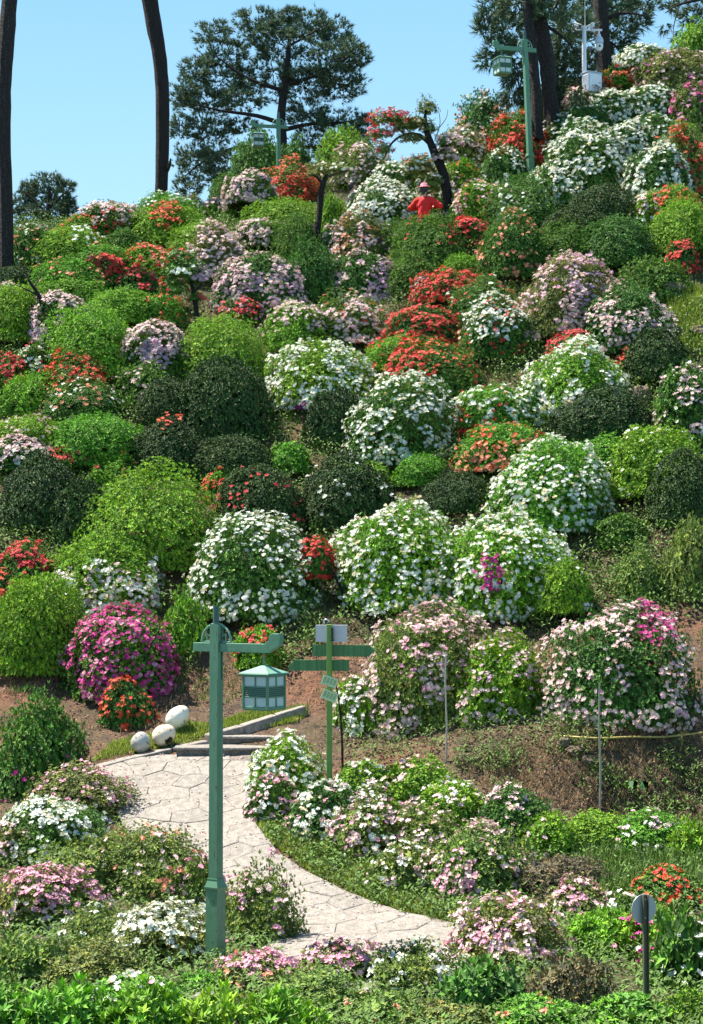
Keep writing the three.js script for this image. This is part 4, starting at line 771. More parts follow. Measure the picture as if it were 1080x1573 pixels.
function lanternPost(label, pos, turn, extra = 0) {
  const t = thing('lantern_post', label, 'lamp post', pos, turn, null), e = extra;
  part('base', mergeGeometries([frustum(0.150, 0.142, 0.79 + e, -e)]), postM, t);
  part('collar', mergeGeometries([frustum(0.155, 0.172, 0.03, 0.79), frustum(0.172, 0.172, 0.012, 0.82), frustum(0.16, 0.115, 0.07, 0.832), frustum(0.125, 0.125, 0.012, 0.902)]), postM, t);
  part('shaft', frustum(0.105, 0.096, 2.58, 0.914), postM, t);
  const pipe = new THREE.CylinderGeometry(0.032, 0.032, 0.19, 16); pipe.translate(-0.005, 3.585, 0); part('pipe', pipe, capM, t);
  part('strip', mergeGeometries([bx(0.012, 0.55, 0.03, 0.056, 3.2, 0.035, 0.003), bx(0.012, 0.55, 0.012, 0.056, 3.2, -0.03, 0.003)]), postM, t);
  const arm = new THREE.Shape(); [[-0.27, 3.215], [-0.27, 3.295], [0.62, 3.295], [0.68, 3.33], [0.69, 3.385], [0.72, 3.4], [0.80, 3.4], [0.815, 3.37], [0.805, 3.29], [0.72, 3.245], [0.665, 3.215]].forEach(([x, y], i) => i ? arm.lineTo(x, y) : arm.moveTo(x, y)); arm.closePath();
  const ag = new THREE.ExtrudeGeometry(arm, { depth: 0.052, bevelEnabled: true, bevelSize: 0.006, bevelThickness: 0.006, bevelSegments: 2 }); ag.translate(0, 0, -0.026); part('arm', ag, postM, t);
  const ring = new THREE.TorusGeometry(0.185, 0.012, 8, 28, Math.PI); ring.translate(0, 3.31, 0);
  part('wheel_ornament', mergeGeometries([ring, bx(0.36, 0.016, 0.016, 0, 3.312, 0), bx(0.26, 0.014, 0.014, 0, 3.375, 0), bx(0.014, 0.10, 0.014, 0.12, 3.35, 0), bx(0.014, 0.10, 0.014, -0.12, 3.35, 0)]), roofM, t);
  const lx = 0.6, rod = new THREE.CylinderGeometry(0.011, 0.011, 0.16, 10); rod.translate(lx, 3.15, 0); part('rod', rod, postM, t);
  const L = new THREE.Group(); L.name = 'lantern'; L.position.set(lx, 0, 0); t.add(L);
  const roof = mergeGeometries([frustum(0.37, 0.36, 0.012, 3.0), frustum(0.36, 0.03, 0.075, 3.012)]); part('roof', roof, roofM, L);
  const a = 0.148, y0 = 2.65, y1 = 2.998, fr = [];
  for (const [x, z] of [[a, a], [a, -a], [-a, a], [-a, -a]]) fr.push(bx(0.024, y1 - y0, 0.024, x, (y0 + y1) / 2, z, 0.003));
  for (let q = 0; q < 4; q++) { const add = (g) => { g.rotateY(q * Math.PI / 2); fr.push(g); }; for (const [y, h] of [[y0 + 0.014, 0.028], [y1 - 0.012, 0.024], [2.775, 0.014], [2.875, 0.014]]) add(bx(2 * a - 0.024, h, 0.018, 0, y, a, 0.003)); for (const [yc, hh] of [[2.723, 0.09], [2.93, 0.096]]) add(bx(0.014, hh, 0.016, 0, yc, a, 0.003)); }
  fr.push(bx(2 * a, 0.012, 2 * a, 0, y0 - 0.004, 0, 0.003));
  part('frame', mergeGeometries(fr), postM, L);
  for (let q = 0; q < 4; q++) {
    for (const y of [2.795, 2.815, 2.835, 2.855]) { const g = bx(2 * a - 0.026, 0.007, 0.016, 0, y, a, 0.002); g.rotateY(q * Math.PI / 2); part('louvre', g, postM, L); }
    for (const [yc, hh] of [[2.723, 0.088], [2.93, 0.094]]) for (const x of [-0.072, 0.072]) { const g = new THREE.BoxGeometry(0.128, hh, 0.004); g.translate(x, yc, a - 0.004); g.rotateY(q * Math.PI / 2); part('pane', g, paneM, L); }
    const back = new THREE.BoxGeometry(2 * a - 0.03, 0.098, 0.004); back.translate(0, 2.825, a - 0.011); back.rotateY(q * Math.PI / 2); part('louvre_back', back, capM, L);
  }
  return t;
}
const D = Math.PI / 180;
{ const p = at(331, 1488, 19); lanternPost('green lantern post standing in the near flower bed in front of the path', V(p.x, Math.min(p.y, H(p.x, 19)) - 0.0, -19), -33 * D, 0.3); }
{ const s = 46.5, p = at(812, 117, s); const q = lanternPost('green lantern post on the ridge wrapped by the orange-red azalea', V(p.x + 0.06, p.y - 2.97, -s), 203 * D, 0.3); q.rotation.order = 'ZYX'; q.rotation.z = 0.04; q.scale.setScalar(1.12); }
{ const s = 59, p = at(428, 227, s); lanternPost('distant green lantern post in front of the big spreading pine', V(p.x, p.y - 2.97, -s), 193 * D, 1.6).scale.setScalar(1.12); }

// ---------------------------------------------------------------- signpost by the steps
{
  const s = -ground(506, 1222).z, k = s / F, base = at(506, 1235, s), t = thing('signpost', 'light green signpost with plain arrow boards in the white azaleas by the steps', 'signpost', base, -0.12);
  const X = (px) => (px - 506) * k, Y = (row) => (1235 - row) * k, lime = mat(0.16, 0.34, 0.06, 0.55, { map: greenPaint }), boardM = mat(0.075, 0.225, 0.075, 0.6, { map: tex(128, (u, v) => { const q = 0.86 + 0.16 * tile(u, 0.3, 34, 3) + 0.05 * tile(u, v, 20, 1); return [q, q, q]; }) });
  part('post', bx(0.072, Y(961) + 0.1, 0.072, 0, Y(961) / 2 - 0.05, 0, 0.008), lime, t);
  const board = (pts, label, z) => { const sh = new THREE.Shape(pts.map(([a, b]) => new THREE.Vector2(X(a), Y(b)))), g = new THREE.ExtrudeGeometry(sh, { depth: 0.022, bevelEnabled: true, bevelSize: 0.004, bevelThickness: 0.003, bevelSegments: 2 }); g.translate(0, 0, z); const m = part('arrow_board', g, boardM, t); m.userData.label = label; };
  board([[480, 993], [480, 1010], [566, 1010], [576, 1001], [566, 993]], 'upper green arrow board pointing to the pink azalea', -0.066);
  board([[443, 1032], [535, 1032], [535, 1016], [452, 1016], [443, 1024]], 'lower green arrow board pointing to the lantern', -0.067);
  part('panel', mergeGeometries([bx(47 * k, 24 * k, 0.03, X(509), Y(975), -0.06, 0.008), bx(49 * k, 2 * k, 0.038, X(509), Y(963), -0.06), bx(49 * k, 2 * k, 0.038, X(509), Y(987), -0.06), bx(2 * k, 24 * k, 0.038, X(485), Y(975), -0.06)]), mat(0.50, 0.50, 0.54, 0.35, { metalness: 0.2 }), t).userData.label = 'pale grey rimmed panel behind the post top';
  part('bracket', mergeGeometries([bx(0.03, 0.17, 0.02, X(511), Y(975), 0.045, 0.004), bx(0.045, 0.03, 0.03, X(511), Y(985), 0.045, 0.006)]), mat(0.012, 0.014, 0.012, 0.5), t);
  const ring = new THREE.TorusGeometry(0.035, 0.010, 8, 18, Math.PI * 1.35); ring.rotateZ(-0.2); ring.translate(X(501), Y(957), -0.01); part('hook', ring, mat(0.6, 0.6, 0.6, 0.3, { metalness: 0.9 }), t);
  const cv = (n) => { const c = document.createElement('canvas'); c.width = 128; c.height = 80; const x = c.getContext('2d'); x.fillStyle = '#c9dfb4'; x.fillRect(0, 0, 128, 80); x.strokeStyle = '#5f8f4e'; x.lineWidth = 4; seed = 70 + n; for (let q = 0; q < 4; q++) for (let j = 0; j < 5; j++) { const ox = 12 + q * 28, oy = 16 + rnd() * 8; x.beginPath(); if (j < 3) { x.moveTo(ox, oy + j * 15); x.lineTo(ox + 20, oy + j * 15 + rnd() * 6 - 3); } else { x.moveTo(ox + 5 + (j - 3) * 10, 14); x.lineTo(ox + 4 + (j - 3) * 11, 64); } x.stroke(); } const t2 = new THREE.CanvasTexture(c); t2.colorSpace = THREE.SRGBColorSpace; return t2; };
  [[507, 1048], [507, 1070]].forEach(([a, b], i) => {
    const w = 24 * k, h = 15 * k, g = new THREE.BoxGeometry(w, h, 0.014), m = part('plate', g, mat(0.75, 0.75, 0.75, 0.6, { map: cv(i) }), t); m.position.set(X(a), Y(b), 0.052); m.rotation.set(0, 0.25, -0.33 - 0.06 * i); m.userData.label = i ? 'lower small pale tilted plate with blurred green characters' : 'upper small pale tilted plate with blurred green characters';
  });
}
// ---------------------------------------------------------------- disc sign seen from behind
{
  const s = 16.6, k = s / F, b = at(990, 1560, s), t = thing('disc_sign', 'round grey sign seen from behind on a thin dark post near the bottom corner', 'sign', V(b.x, H(b.x, s), -s), 0.35), y0 = b.y - H(b.x, s), Y = (row) => y0 + (1560 - row) * k;
  const d = new THREE.CylinderGeometry(22 * k, 22 * k, 0.006, 40); d.rotateX(Math.PI / 2); d.translate(0, Y(1399), 0); const r = new THREE.TorusGeometry(22 * k, 0.004, 8, 48); r.translate(0, Y(1399), 0);
  part('disc', d, mat(0.36, 0.40, 0.43, 0.45, { metalness: 0.4 }), t).rotation.y = 0.1; part('rim', r, mat(0.5, 0.52, 0.53, 0.4, { metalness: 0.5 }), t).rotation.y = 0.1;
  part('post', mergeGeometries([bx(8 * k, Y(1377), 0.008, 0, Y(1377) / 2, 0.02, 0.002), bx(0.006, Y(1377), 0.03, -4 * k, Y(1377) / 2, 0.032, 0.002), bx(0.006, Y(1377), 0.03, 4 * k, Y(1377) / 2, 0.032, 0.002)]), mat(0.10, 0.105, 0.07, 0.6, { metalness: 0.3 }), t);
  const q = []; for (const row of [1384, 1412]) { const c = new THREE.CylinderGeometry(0.007, 0.007, 0.008, 6); c.rotateX(Math.PI / 2); c.translate(0, Y(row), 0.027); q.push(c); } part('bolts', mergeGeometries(q), mat(0.45, 0.45, 0.42, 0.4, { metalness: 0.8 }), t);
}
// ---------------------------------------------------------------- camera mast on the crest
{
  const s = -ground(899, 178).z, k = s / F, b = at(898, 178, s), t = thing('camera_mast', 'white camera mast with grey cabinet and dome camera on the crest', 'camera mast', b), X = (px) => (px - 898) * k, Y = (row) => (178 - row) * k, white = mat(0.62, 0.66, 0.72, 0.4), grey = mat(0.46, 0.52, 0.60, 0.45), dark = mat(0.02, 0.02, 0.025, 0.4);
  const cyl = (r0, r1, h, x, y, z = 0, n = 18) => { const g = new THREE.CylinderGeometry(r1, r0, h, n); g.translate(x, y, z); return g; };
  part('pole', mergeGeometries([cyl(4.2 * k, 3.2 * k, Y(40) + 0.3, 0, Y(40) / 2 - 0.15), cyl(5.5 * k, 5.5 * k, 8 * k, 0, Y(166)), cyl(6.5 * k, 6.5 * k, 2 * k, 0, Y(161)), cyl(4.6 * k, 4.6 * k, 5 * k, 0, Y(40))]), white, t);
  part('antenna', cyl(0.7 * k, 0.4 * k, 44 * k, X(899.5), Y(16), 0, 6), mat(0.5, 0.5, 0.42, 0.5), t);
  part('crossarm', mergeGeometries([bx(30 * k, 2.6 * k, 2.6 * k, X(911), Y(43.5), 0, 0.005), bx(10 * k, 2 * k, 2 * k, X(891), Y(43), 0, 0.005)]), white, t);
  const bullet = (px, row, turn, tilt) => { const g = new THREE.Group(); g.name = 'bullet_camera'; g.position.set(X(px), Y(row), 0); g.rotation.set(0, turn, tilt); t.add(g); const h = cyl(2.8 * k, 2.8 * k, 10 * k, 0, 0); h.rotateZ(Math.PI / 2); part('housing', mergeGeometries([h, bx(12 * k, 1.2 * k, 6.6 * k, -0.8 * k, 2.7 * k, 0, 0.003)]), white, g); const l = cyl(2.3 * k, 2.3 * k, 0.6 * k, 0, 0); l.rotateZ(Math.PI / 2); l.translate(5.2 * k, 0, 0); part('lens', l, dark, g); const m = new THREE.Mesh(bx(1.6 * k, 5 * k, 1.6 * k, -1 * k, -4.5 * k, 0, 0.003), white); m.name = 'bracket'; g.add(m); };
  bullet(887.5, 36, -0.9, -0.45); bullet(909, 38, 2.3, -0.35);
  const dm = new THREE.Group(); dm.name = 'dome_camera'; dm.position.set(X(921), Y(64), 0); t.add(dm);
  part('neck', mergeGeometries([cyl(1.6 * k, 1.6 * k, 8 * k, 0, 17 * k), cyl(3 * k, 3 * k, 3 * k, 0, 12 * k)]), white, dm);
  const lathe = (pts) => new THREE.LatheGeometry(pts.map(([a, b2]) => new THREE.Vector2(a * k, b2 * k)), 26);
  part('hood', lathe([[0, 11], [3, 10.5], [5.5, 8.5], [6.8, 5], [7, 0], [6.2, -0.5], [6.2, 0.2], [0, 0.4]]), grey, dm);
  part('ball', lathe([[0, -12.5], [2.8, -12], [5, -10], [6.2, -6.5], [6.3, -3], [5.8, 0], [0, 0.1]]), white, dm);
  const eye = new THREE.SphereGeometry(1.9 * k, 14, 10); eye.translate(0.3 * k, -6, 0); eye.translate(0, 6 - 6 * k, 5.4 * k); part('lens', eye, dark, dm);
  part('floodlight', bx(8 * k, 5 * k, 5 * k, X(907), Y(72), 0, 0.01), mat(0.12, 0.12, 0.14, 0.5), t);
  const cab = new THREE.Group(); cab.name = 'cabinet'; cab.position.set(X(909), Y(129), 0.1); cab.rotation.y = 0.5; t.add(cab);
  part('cabinet_box', bx(26 * k, 30 * k, 17 * k, 0, 0, 0, 0.01), grey, cab);
  part('cabinet_roof', bx(27.5 * k, 1.6 * k, 18.5 * k, 0, 15.8 * k, 0, 0.006), mat(0.30, 0.35, 0.42, 0.5), cab);
  part('cabinet_door', bx(22 * k, 26 * k, 0.02, 0, -0.2 * k, 8.7 * k, 0.006), white, cab);
  const lock = cyl(0.9 * k, 0.9 * k, 0.02, 0, 0); lock.rotateX(Math.PI / 2); lock.translate(8 * k, 0, 9.4 * k); part('lock', lock, dark, cab);
  for (let j = 0; j < 9; j++) part('louvre', bx(0.012, 0.9 * k, 13 * k, -13.2 * k, (j - 4) * 2.7 * k, 0, 0.003), white, cab);
}
// ---------------------------------------------------------------- egg ornaments
{
  const pearl = tex(128, (u, v) => { const a = tile(u, v, 14, 3), b = tile(u, v, 40, 5), st = sstep(a + 0.6 * b, 0.25, 0.6); return [0.96 - 0.22 * st, 0.95 - 0.26 * st, 0.93 - 0.32 * st]; });
  const egg = (px, row, len, wid, tilt, m, label, hole) => {
    const p = ground(px, row + len * 0.45), s = -p.z, k = s / F, c = at(px, row, s - 0.05), t = thing('egg_ornament', label, 'ornament', V(c.x, c.y, c.z));
    const pr = []; for (let j = 0; j <= 40; j++) { const a = -Math.PI / 2 + Math.PI * j / 40; pr.push(new THREE.Vector2(Math.cos(a) * wid * k / 2 * (1 - 0.1 * Math.sin(a)), Math.sin(a) * len * k / 2)); }
    let g = new THREE.LatheGeometry(pr, 48);
    if (hole) { const q = g.attributes.position, n = [], d = V(0.755, 0.2, 0.62).normalize(), R = g.index.array; for (let j = 0; j < R.length; j += 3) { const m2 = V(0, 0, 0); for (let e = 0; e < 3; e++) m2.add(V(q.getX(R[j + e]), q.getY(R[j + e]), q.getZ(R[j + e]))); m2.normalize(); if (m2.dot(d) < 0.90 + 0.07 * noise(m2.x * 9, m2.y * 9, m2.z * 9)) n.push(R[j], R[j + 1], R[j + 2]); } g.setIndex(n); const o2 = g.clone().scale(0.955, 0.955, 0.955); g = mergeGeometries([g, o2]); }
    const e = part('shell', g, m, t); e.rotation.z = tilt;
  };
  const white = new THREE.MeshPhysicalMaterial({ roughness: 0.35, clearcoat: 0.6, clearcoatRoughness: 0.25, map: pearl }); white.color.setRGB(0.78, 0.77, 0.72);
  const cream = new THREE.MeshPhysicalMaterial({ roughness: 0.4, clearcoat: 0.4, clearcoatRoughness: 0.3, map: pearl, side: THREE.DoubleSide }); cream.color.setRGB(0.74, 0.66, 0.54);
  const glass = new THREE.MeshPhysicalMaterial({ roughness: 0.22, clearcoat: 1, clearcoatRoughness: 0.1, transmission: 0.3, thickness: 0, map: pearl }); glass.color.setRGB(0.58, 0.60, 0.60);
  egg(273, 1102, 42, 32, -0.75, white, 'whole white egg ornament, upper one of the three by the path');
  egg(252, 1129, 38, 32, -1.0, cream, 'broken cream egg ornament with a hole in its shell', true);
  egg(216, 1140, 33, 30, -0.3, glass, 'round glassy grey egg ornament, lowest of the three by the path');
}
// ---------------------------------------------------------------- stakes, hose, stones, odd leaves, board
const stake = (px, r0, r1, label, m, rad = 0.013) => { const p = ground(px, r1), s = -p.z, a = at(px, r0, s), t = thing('stake', label, 'stake', p); const d = a.clone().sub(p); part('stick', limb([V(0, -0.1, 0), d.clone().multiplyScalar(0.35).add(V(0.012, 0, 0)), d.clone().multiplyScalar(0.7).add(V(-0.008, 0, 0)), d], [rad, rad, rad * 0.9, rad * 0.7], 7, 0.3), m, t); };
stake(685, 1000, 1172, 'thin pale stake under the tall pink and olive azalea', mat(0.42, 0.36, 0.30, 0.9)); 
stake(921, 1050, 1252, 'thin grey stake in front of the eroded bank under the largest near pink dome', mat(0.34, 0.30, 0.26, 0.9), 0.016);
{
  const pts = [[866, 1131], [900, 1133], [921, 1134], [970, 1132], [1020, 1132], [1050, 1129], [1090, 1124]].map(([a, b]) => { const g = ground(a, b + 4); return at(a, b, Math.min(-g.z, 26.4) - 0.12); });
  const c = new THREE.CatmullRomCurve3(pts), g = new THREE.TubeGeometry(c, 70, 0.014, 8); tag(part('hose', g, mat(0.36, 0.28, 0.08, 0.6), scene), 'yellow hose stretched across the eroded bank', 'hose');
}
const rockTex = mat(0.28, 0.225, 0.17, 0.95, { map: stoneTex, bumpMap: stoneBump, bumpScale: 0.04 });
function rock(px, row, w, h, label, m = rockTex, s0) {
  const p = s0 ? at(px, row, s0) : ground(px, row + h * 0.3), s = -p.z, k = s / F, c = at(px, row, s), g = new THREE.IcosahedronGeometry(1, 5), q = g.attributes.position;
  for (let j = 0; j < q.count; j++) { const v = V(q.getX(j), q.getY(j), q.getZ(j)), cut = 0.82 + 0.25 * noise(v.x * 1.4 + px, v.y * 1.4, v.z * 1.4 + row) + 0.1 * noise(v.x * 4 + px, v.y * 4, v.z * 4) + 0.03 * noise(v.x * 12, v.y * 12, v.z * 12); v.multiplyScalar(cut); v.y = clamp(v.y, -0.7, 0.72 + 0.06 * noise(v.x * 3, 1, v.z * 3)); q.setXYZ(j, v.x * w * k / 2 * 1.15, v.y * h * k / 2 * 1.3, v.z * w * k / 2); }
  g.computeVertexNormals(); const o = part('rock', g, m, scene); o.position.copy(c); return tag(o, label, 'rock');
}
rock(986, 608, 32, 34, 'brown boulder between the wide dark cushion and the tall green azalea');
rock(1036, 512, 46, 18, 'flat stone of the dry ledge beside the dark clipped shrub');
rock(1074, 510, 36, 20, 'flat stone of the dry ledge at the picture edge');
rock(868, 1141, 26, 18, 'pale rounded stone in the eroded bank below the hose end');
rock(884, 1152, 30, 14, 'brown stone in the eroded bank under the pale rounded one');
rock(905, 1168, 26, 16, 'stone low in the eroded bank beside the thin grey stake');
rock(318, 1531, 46, 14, 'pale flat stone behind the lime hedge', stoneM[1], 15.2);
rock(1030, 445, 60, 22, 'earthy stone at the top of the dry ledge under the isolated red azalea');
{
  const bl = leafMat(0.06, 0.17, 0.06, 0.45, 0.2);
  const one = (len, wid) => { const g = new Geo(), N = 8; for (let j = 0; j < N; j++) { const a = j / N, b = (j + 1) / N, w0 = wid * Math.sin(Math.pow(a, 0.7) * 3.14) / 2, w1 = wid * Math.sin(Math.pow(b, 0.7) * 3.14) / 2, y0 = 0.25 * len * a * a, y1 = 0.25 * len * b * b; for (const sg of [-1, 1]) { const k = g.p.length / 3; g.p.push(0, -y0, a * len, sg * w0, -y0 + w0 * 0.25, a * len, sg * w1, -y1 + w1 * 0.25, b * len, 0, -y1, b * len); for (let q = 0; q < 4; q++) { g.n.push(-sg * 0.24, 0.95, 0.1); g.c.push(1, 1, 1); } g.i.push(k, k + 1, k + 2, k, k + 2, k + 3); } } return g.build(); };
  const p = ground(980, 1212), t = thing('broad_leaf_plant', 'small plant with two broad glossy leaves on the eroded bank', 'plant', p);
  [[-0.5, 0.30, 0.13, -0.05, 0.14], [0.35, 0.30, 0.15, 0.05, 0.12]].forEach(([turn, len, wid, x, y]) => { const l = part('leaf', one(len * 0.75, wid), bl, t); l.position.set(x, y, 0.05); l.rotation.set(0.75, turn, 0, 'YXZ'); part('stalk', limb([V(0, -0.05, 0), V(x * 0.6, y * 0.7, 0.03), V(x, y, 0.05)], [0.006, 0.005, 0.004], 5), bl, t); });
  const lf = leafMat(0.05, 0.055, 0.03, 0.7, 0.1), q = ground(187, 1216), m = part('dead_leaf', one(0.3, 0.055), lf, scene); m.position.set(q.x, q.y + 0.17, q.z); m.rotation.set(0.9, 0.7, 0.3, 'YXZ'); tag(m, 'single dark dead leaf lying on the pale path near its top edge', 'leaf');
  const bs = -ground(600, 300).z + 0.3, b = at(597, 268, bs), bd = thing('board', 'small pale green board leaning in the greyish white azalea on the ridge', 'board', V(b.x, b.y - 0.3, b.z), 0.3);
  const pl = part('plate', bx(0.34, 0.30, 0.02, 0, 0.3, 0, 0.004), mat(0.55, 0.66, 0.56, 0.6), bd); pl.rotation.z = -0.25; part('leg', bx(0.04, 0.5, 0.03, -0.05, -0.05, -0.03, 0.004), mat(0.35, 0.42, 0.34, 0.7), bd);
}
// ---------------------------------------------------------------- two visitors among the shrubs
function field(bones, res, size, c) {                 // bones: [a, b, ra, rb]; smooth union meshed by marching cubes
  const mc = new MarchingCubes(res, new THREE.MeshBasicMaterial(), false, false, 60000); mc.isolation = 0;
  const h = res / 2;
  for (let z = 0; z < res; z++) for (let y = 0; y < res; y++) for (let x = 0; x < res; x++) {
    const p = V((x - h) / h * size + c.x, (y - h) / h * size + c.y, (z - h) / h * size + c.z); let d = 1e3;
    for (const [a, b, ra, rb] of bones) { const ab = b.clone().sub(a), t = clamp(p.clone().sub(a).dot(ab) / Math.max(1e-6, ab.lengthSq()), 0, 1), q = p.distanceTo(a.clone().addScaledVector(ab, t)) - lerp(ra, rb, t), e = Math.max(0.035 - Math.abs(d - q), 0) / 0.035; d = Math.min(d, q) - e * e * 0.035 / 4; }
    mc.field[x + y * res + z * res * res] = -d;
  }
  mc.update();
  const n = mc.count, g = new THREE.BufferGeometry(), P = new Float32Array(mc.positionArray.subarray(0, n * 3));
  for (let k = 0; k < n * 3; k += 3) { P[k] = P[k] * size + c.x; P[k + 1] = P[k + 1] * size + c.y; P[k + 2] = P[k + 2] * size + c.z; }
  g.setAttribute('position', new THREE.BufferAttribute(P, 3)); g.setAttribute('normal', new THREE.BufferAttribute(new Float32Array(mc.normalArray.subarray(0, n * 3)).map((x) => x), 3)); g.computeVertexNormals();
  return g;
}
function hand(w, dir, up) {                           // palm, four unequal curled fingers and a thumb from the side of the palm
  const s = dir.clone().cross(up).normalize(), L = [], P = (a, b, c) => w.clone().addScaledVector(dir, a).addScaledVector(s, b).addScaledVector(up, c);
  L.push([P(0, -0.02, 0), P(0.075, -0.028, 0), 0.017, 0.014], [P(0, 0.02, 0), P(0.075, 0.028, 0), 0.017, 0.014], [P(0.02, 0, 0), P(0.08, 0, 0), 0.018, 0.014]);
  [[-0.033, 0.055], [-0.011, 0.07], [0.012, 0.075], [0.034, 0.066]].forEach(([b, l]) => { const k = P(0.08 + l * 0.5, b * 1.05, 0.012); L.push([P(0.075, b, 0), k, 0.009, 0.0085], [k, P(0.08 + l * 0.75, b * 1.05, 0.045), 0.0085, 0.007]); });
  const th = P(0.055, 0.062, 0.02); L.push([P(0.02, 0.028, 0), th, 0.012, 0.010], [th, P(0.085, 0.06, 0.045), 0.010, 0.008]);
  return L;
}
function person(label, headAt, facing, pose, looks) {
  const J = pose, t = thing('person', label, 'person', headAt, facing), v = (a) => V(...a), skin = mat(0.48, 0.29, 0.21, 0.6);
  const b = [], sh = J.shoulder, el = J.elbow, wr = J.wrist;
  b.push([v([0, 0.02, 0]), v([0, 0.05, -0.01]), 0.082, 0.086], [v([0, -0.05, 0.03]), v([0, -0.075, 0.04]), 0.058, 0.042], [v([0, -0.12, -0.015]), v([0, -0.22, -0.02]), 0.05, 0.055], [v([0, -0.01, 0.083]), v([0, -0.03, 0.098]), 0.012, 0.016], [v([0.083, 0, -0.005]), v([0.085, -0.03, 0]), 0.018, 0.012], [v([-0.083, 0, -0.005]), v([-0.085, -0.03, 0]), 0.018, 0.012]);
  b.push([v([-0.12, -0.27, -0.02]), v([0.12, -0.27, -0.02]), 0.07, 0.07], [v([0, -0.33, -0.01]), v(J.hip), 0.125, 0.12], [v([-0.07, -0.38, 0]), v([0.07, -0.38, 0]), 0.105, 0.105]);
  for (const q of [0, 1]) b.push([v(sh[q]), v(el[q]), 0.052, 0.040], [v(el[q]), v(wr[q]), 0.040, 0.027], [v(J.thigh[q]), v(J.knee[q]), 0.085, 0.056], [v(J.knee[q]), v(J.ankle[q]), 0.056, 0.036], [v(J.ankle[q]), v([J.ankle[q][0], J.ankle[q][1] - 0.04, J.ankle[q][2] + 0.14]), 0.04, 0.032]);
  const hands = [0, 1].map((q) => { const d = v(wr[q]).sub(v(el[q])).normalize(); return field(hand(v(wr[q]), d, V(q ? -0.6 : 0.6, 0.5, 0.6).projectOnPlane(d).normalize()), 46, 0.13, v(wr[q]).addScaledVector(d, 0.06)); });
  part('body', mergeGeometries([field(b, 84, 0.95, V(0, -0.72, 0.1)), ...hands]), skin, t);
  part('face', mergeGeometries([[-0.032, 0.012, 0.079, 0.010], [0.032, 0.012, 0.079, 0.010]].map(([x, y, z, r]) => { const g = new THREE.SphereGeometry(r, 10, 8); g.translate(x, y, z); return g; })), mat(0.03, 0.02, 0.018, 0.3), t);
  const lips = new THREE.SphereGeometry(0.02, 12, 8); lips.scale(1, 0.4, 0.5); lips.translate(0, -0.058, 0.084); part('mouth', lips, mat(0.40, 0.12, 0.11, 0.5), t);
  part('hair', field([[v([0, 0.055, -0.02]), v([0, 0.02, -0.045]), 0.092, 0.085], [v([0, 0, -0.06]), v([0, -0.10, -0.07]), 0.065, 0.04], [v([-0.06, 0.05, 0.0]), v([-0.075, -0.04, -0.03]), 0.04, 0.03], [v([0.06, 0.05, 0.0]), v([0.075, -0.04, -0.03]), 0.04, 0.03], [v([-0.05, 0.085, 0.035]), v([0.05, 0.085, 0.035]), 0.03, 0.03]], 46, 0.24, V(0, 0, -0.02)), mat(0.016, 0.012, 0.012, 0.5), t);
  const c = [[v([-0.13, -0.265, -0.02]), v([0.13, -0.265, -0.02]), 0.085, 0.085], [v([0, -0.33, -0.01]), v(J.hip), 0.145, 0.15], [v([-0.08, -0.38, 0]), v([0.08, -0.38, 0]), 0.125, 0.125]];
  for (const q of [0, 1]) c.push([v(sh[q]), v(el[q]), 0.074, 0.066], [v(el[q]), v(wr[q]).lerp(v(el[q]), 0.15), 0.066, 0.05]);
  const top = field(c, 72, 0.62, V(0, -0.5, 0.05)), tq = top.attributes.position, tn = top.attributes.normal;
  for (let q = 0; q < tq.count; q++) { const f = 0.014 * noise(tq.getX(q) * 14, tq.getY(q) * 7 + tq.getX(q) * 9, tq.getZ(q) * 14) + 0.006 * noise(tq.getX(q) * 30, tq.getY(q) * 18, tq.getZ(q) * 30); tq.setXYZ(q, tq.getX(q) + tn.getX(q) * f, tq.getY(q) + tn.getY(q) * f, tq.getZ(q) + tn.getZ(q) * f); }
  top.computeVertexNormals(); part('top', top, looks.top, t);
  const l = []; for (const q of [0, 1]) l.push([v(J.hip), v(J.thigh[q]), 0.13, 0.105], [v(J.thigh[q]), v(J.knee[q]), 0.105, 0.078], [v(J.knee[q]), v(J.ankle[q]), 0.078, 0.06]);
  part('trousers', field(l, 72, 0.8, V(0, -1.0, 0.15)), looks.legs, t);
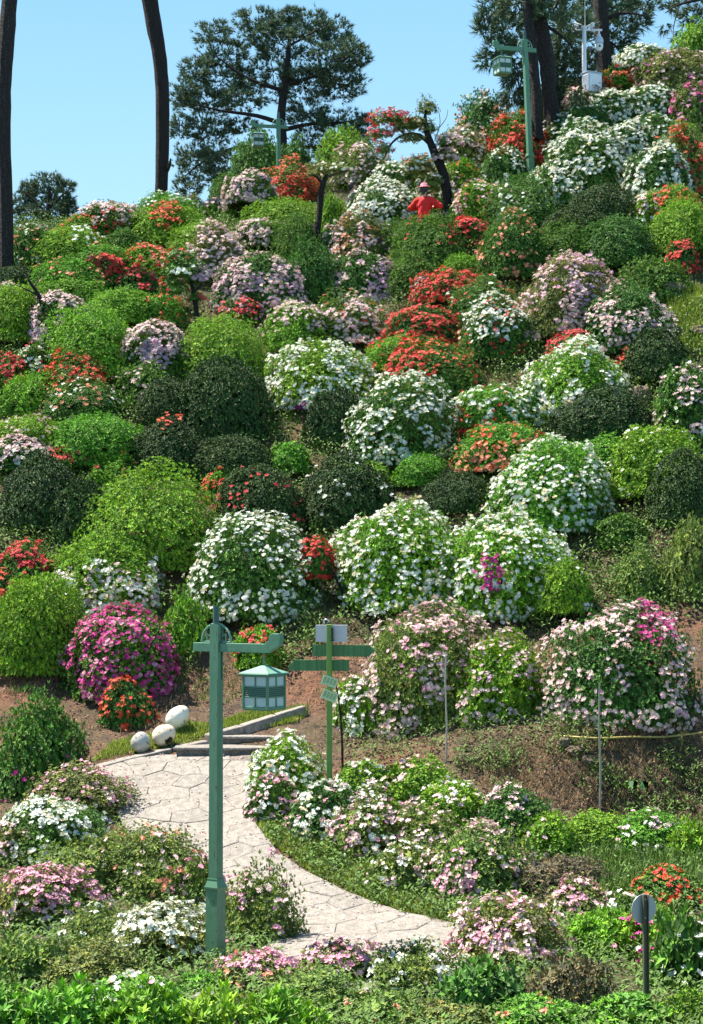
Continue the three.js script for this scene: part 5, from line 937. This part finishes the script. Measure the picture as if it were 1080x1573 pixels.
  if (looks.hat) { const g = new THREE.LatheGeometry([[0, 0.125], [0.06, 0.12], [0.088, 0.09], [0.094, 0.045], [0.15, 0.03], [0.152, 0.024], [0.09, 0.035], [0, 0.04]].map(([a, b2]) => new THREE.Vector2(a, b2)), 24); const m = part('hat', g, looks.hat, t); m.position.set(0, 0.035, -0.01); m.rotation.x = -0.12; }
}
const land = (px, row, up, from, to) => { for (let s = from; s < to; s += 0.03) { const p = at(px, row, s); if (p.y - H(p.x, s) < up) return p; } return at(px, row, to); };
const cloth = (r, g, b) => mat(r, g, b, 0.9, { bumpMap: soilBump, bumpScale: 0.002 });
person('person in bright red top and pink hat beside the broad pure white azalea', land(652, 291, 1.47, 40, 50), Math.PI * 0.86, { shoulder: [[-0.19, -0.27, -0.02], [0.19, -0.27, -0.02]], elbow: [[-0.38, -0.42, 0.05], [0.38, -0.42, 0.05]], wrist: [[-0.17, -0.40, 0.24], [0.17, -0.40, 0.24]], hip: [0, -0.68, 0], thigh: [[-0.09, -0.78, 0], [0.09, -0.78, 0]], knee: [[-0.1, -1.13, 0.02], [0.1, -1.13, 0.02]], ankle: [[-0.1, -1.45, -0.02], [0.1, -1.45, -0.02]] }, { top: cloth(0.66, 0.018, 0.016), legs: cloth(0.03, 0.03, 0.035), hat: cloth(0.62, 0.20, 0.26) });
person('dark-haired person resting low behind the broad pure white azalea, only the head showing', land(542, 286, 0.8, 45.6, 50), Math.PI * 0.55, { shoulder: [[-0.18, -0.27, -0.02], [0.18, -0.27, -0.02]], elbow: [[-0.25, -0.50, 0.06], [0.25, -0.50, 0.06]], wrist: [[-0.12, -0.52, 0.28], [0.12, -0.52, 0.28]], hip: [0, -0.64, -0.02], thigh: [[-0.09, -0.66, 0.02], [0.09, -0.66, 0.02]], knee: [[-0.12, -0.45, 0.38], [0.12, -0.45, 0.38]], ankle: [[-0.11, -0.72, 0.52], [0.11, -0.72, 0.52]] }, { top: cloth(0.05, 0.05, 0.06), legs: cloth(0.03, 0.035, 0.05) });

console.log(JSON.stringify(counts), 'crowns', Object.values(protos).reduce((a, p) => a + p.geo.index.count / 3, 0));
camera.updateProjectionMatrix();
renderer.render(scene, camera);
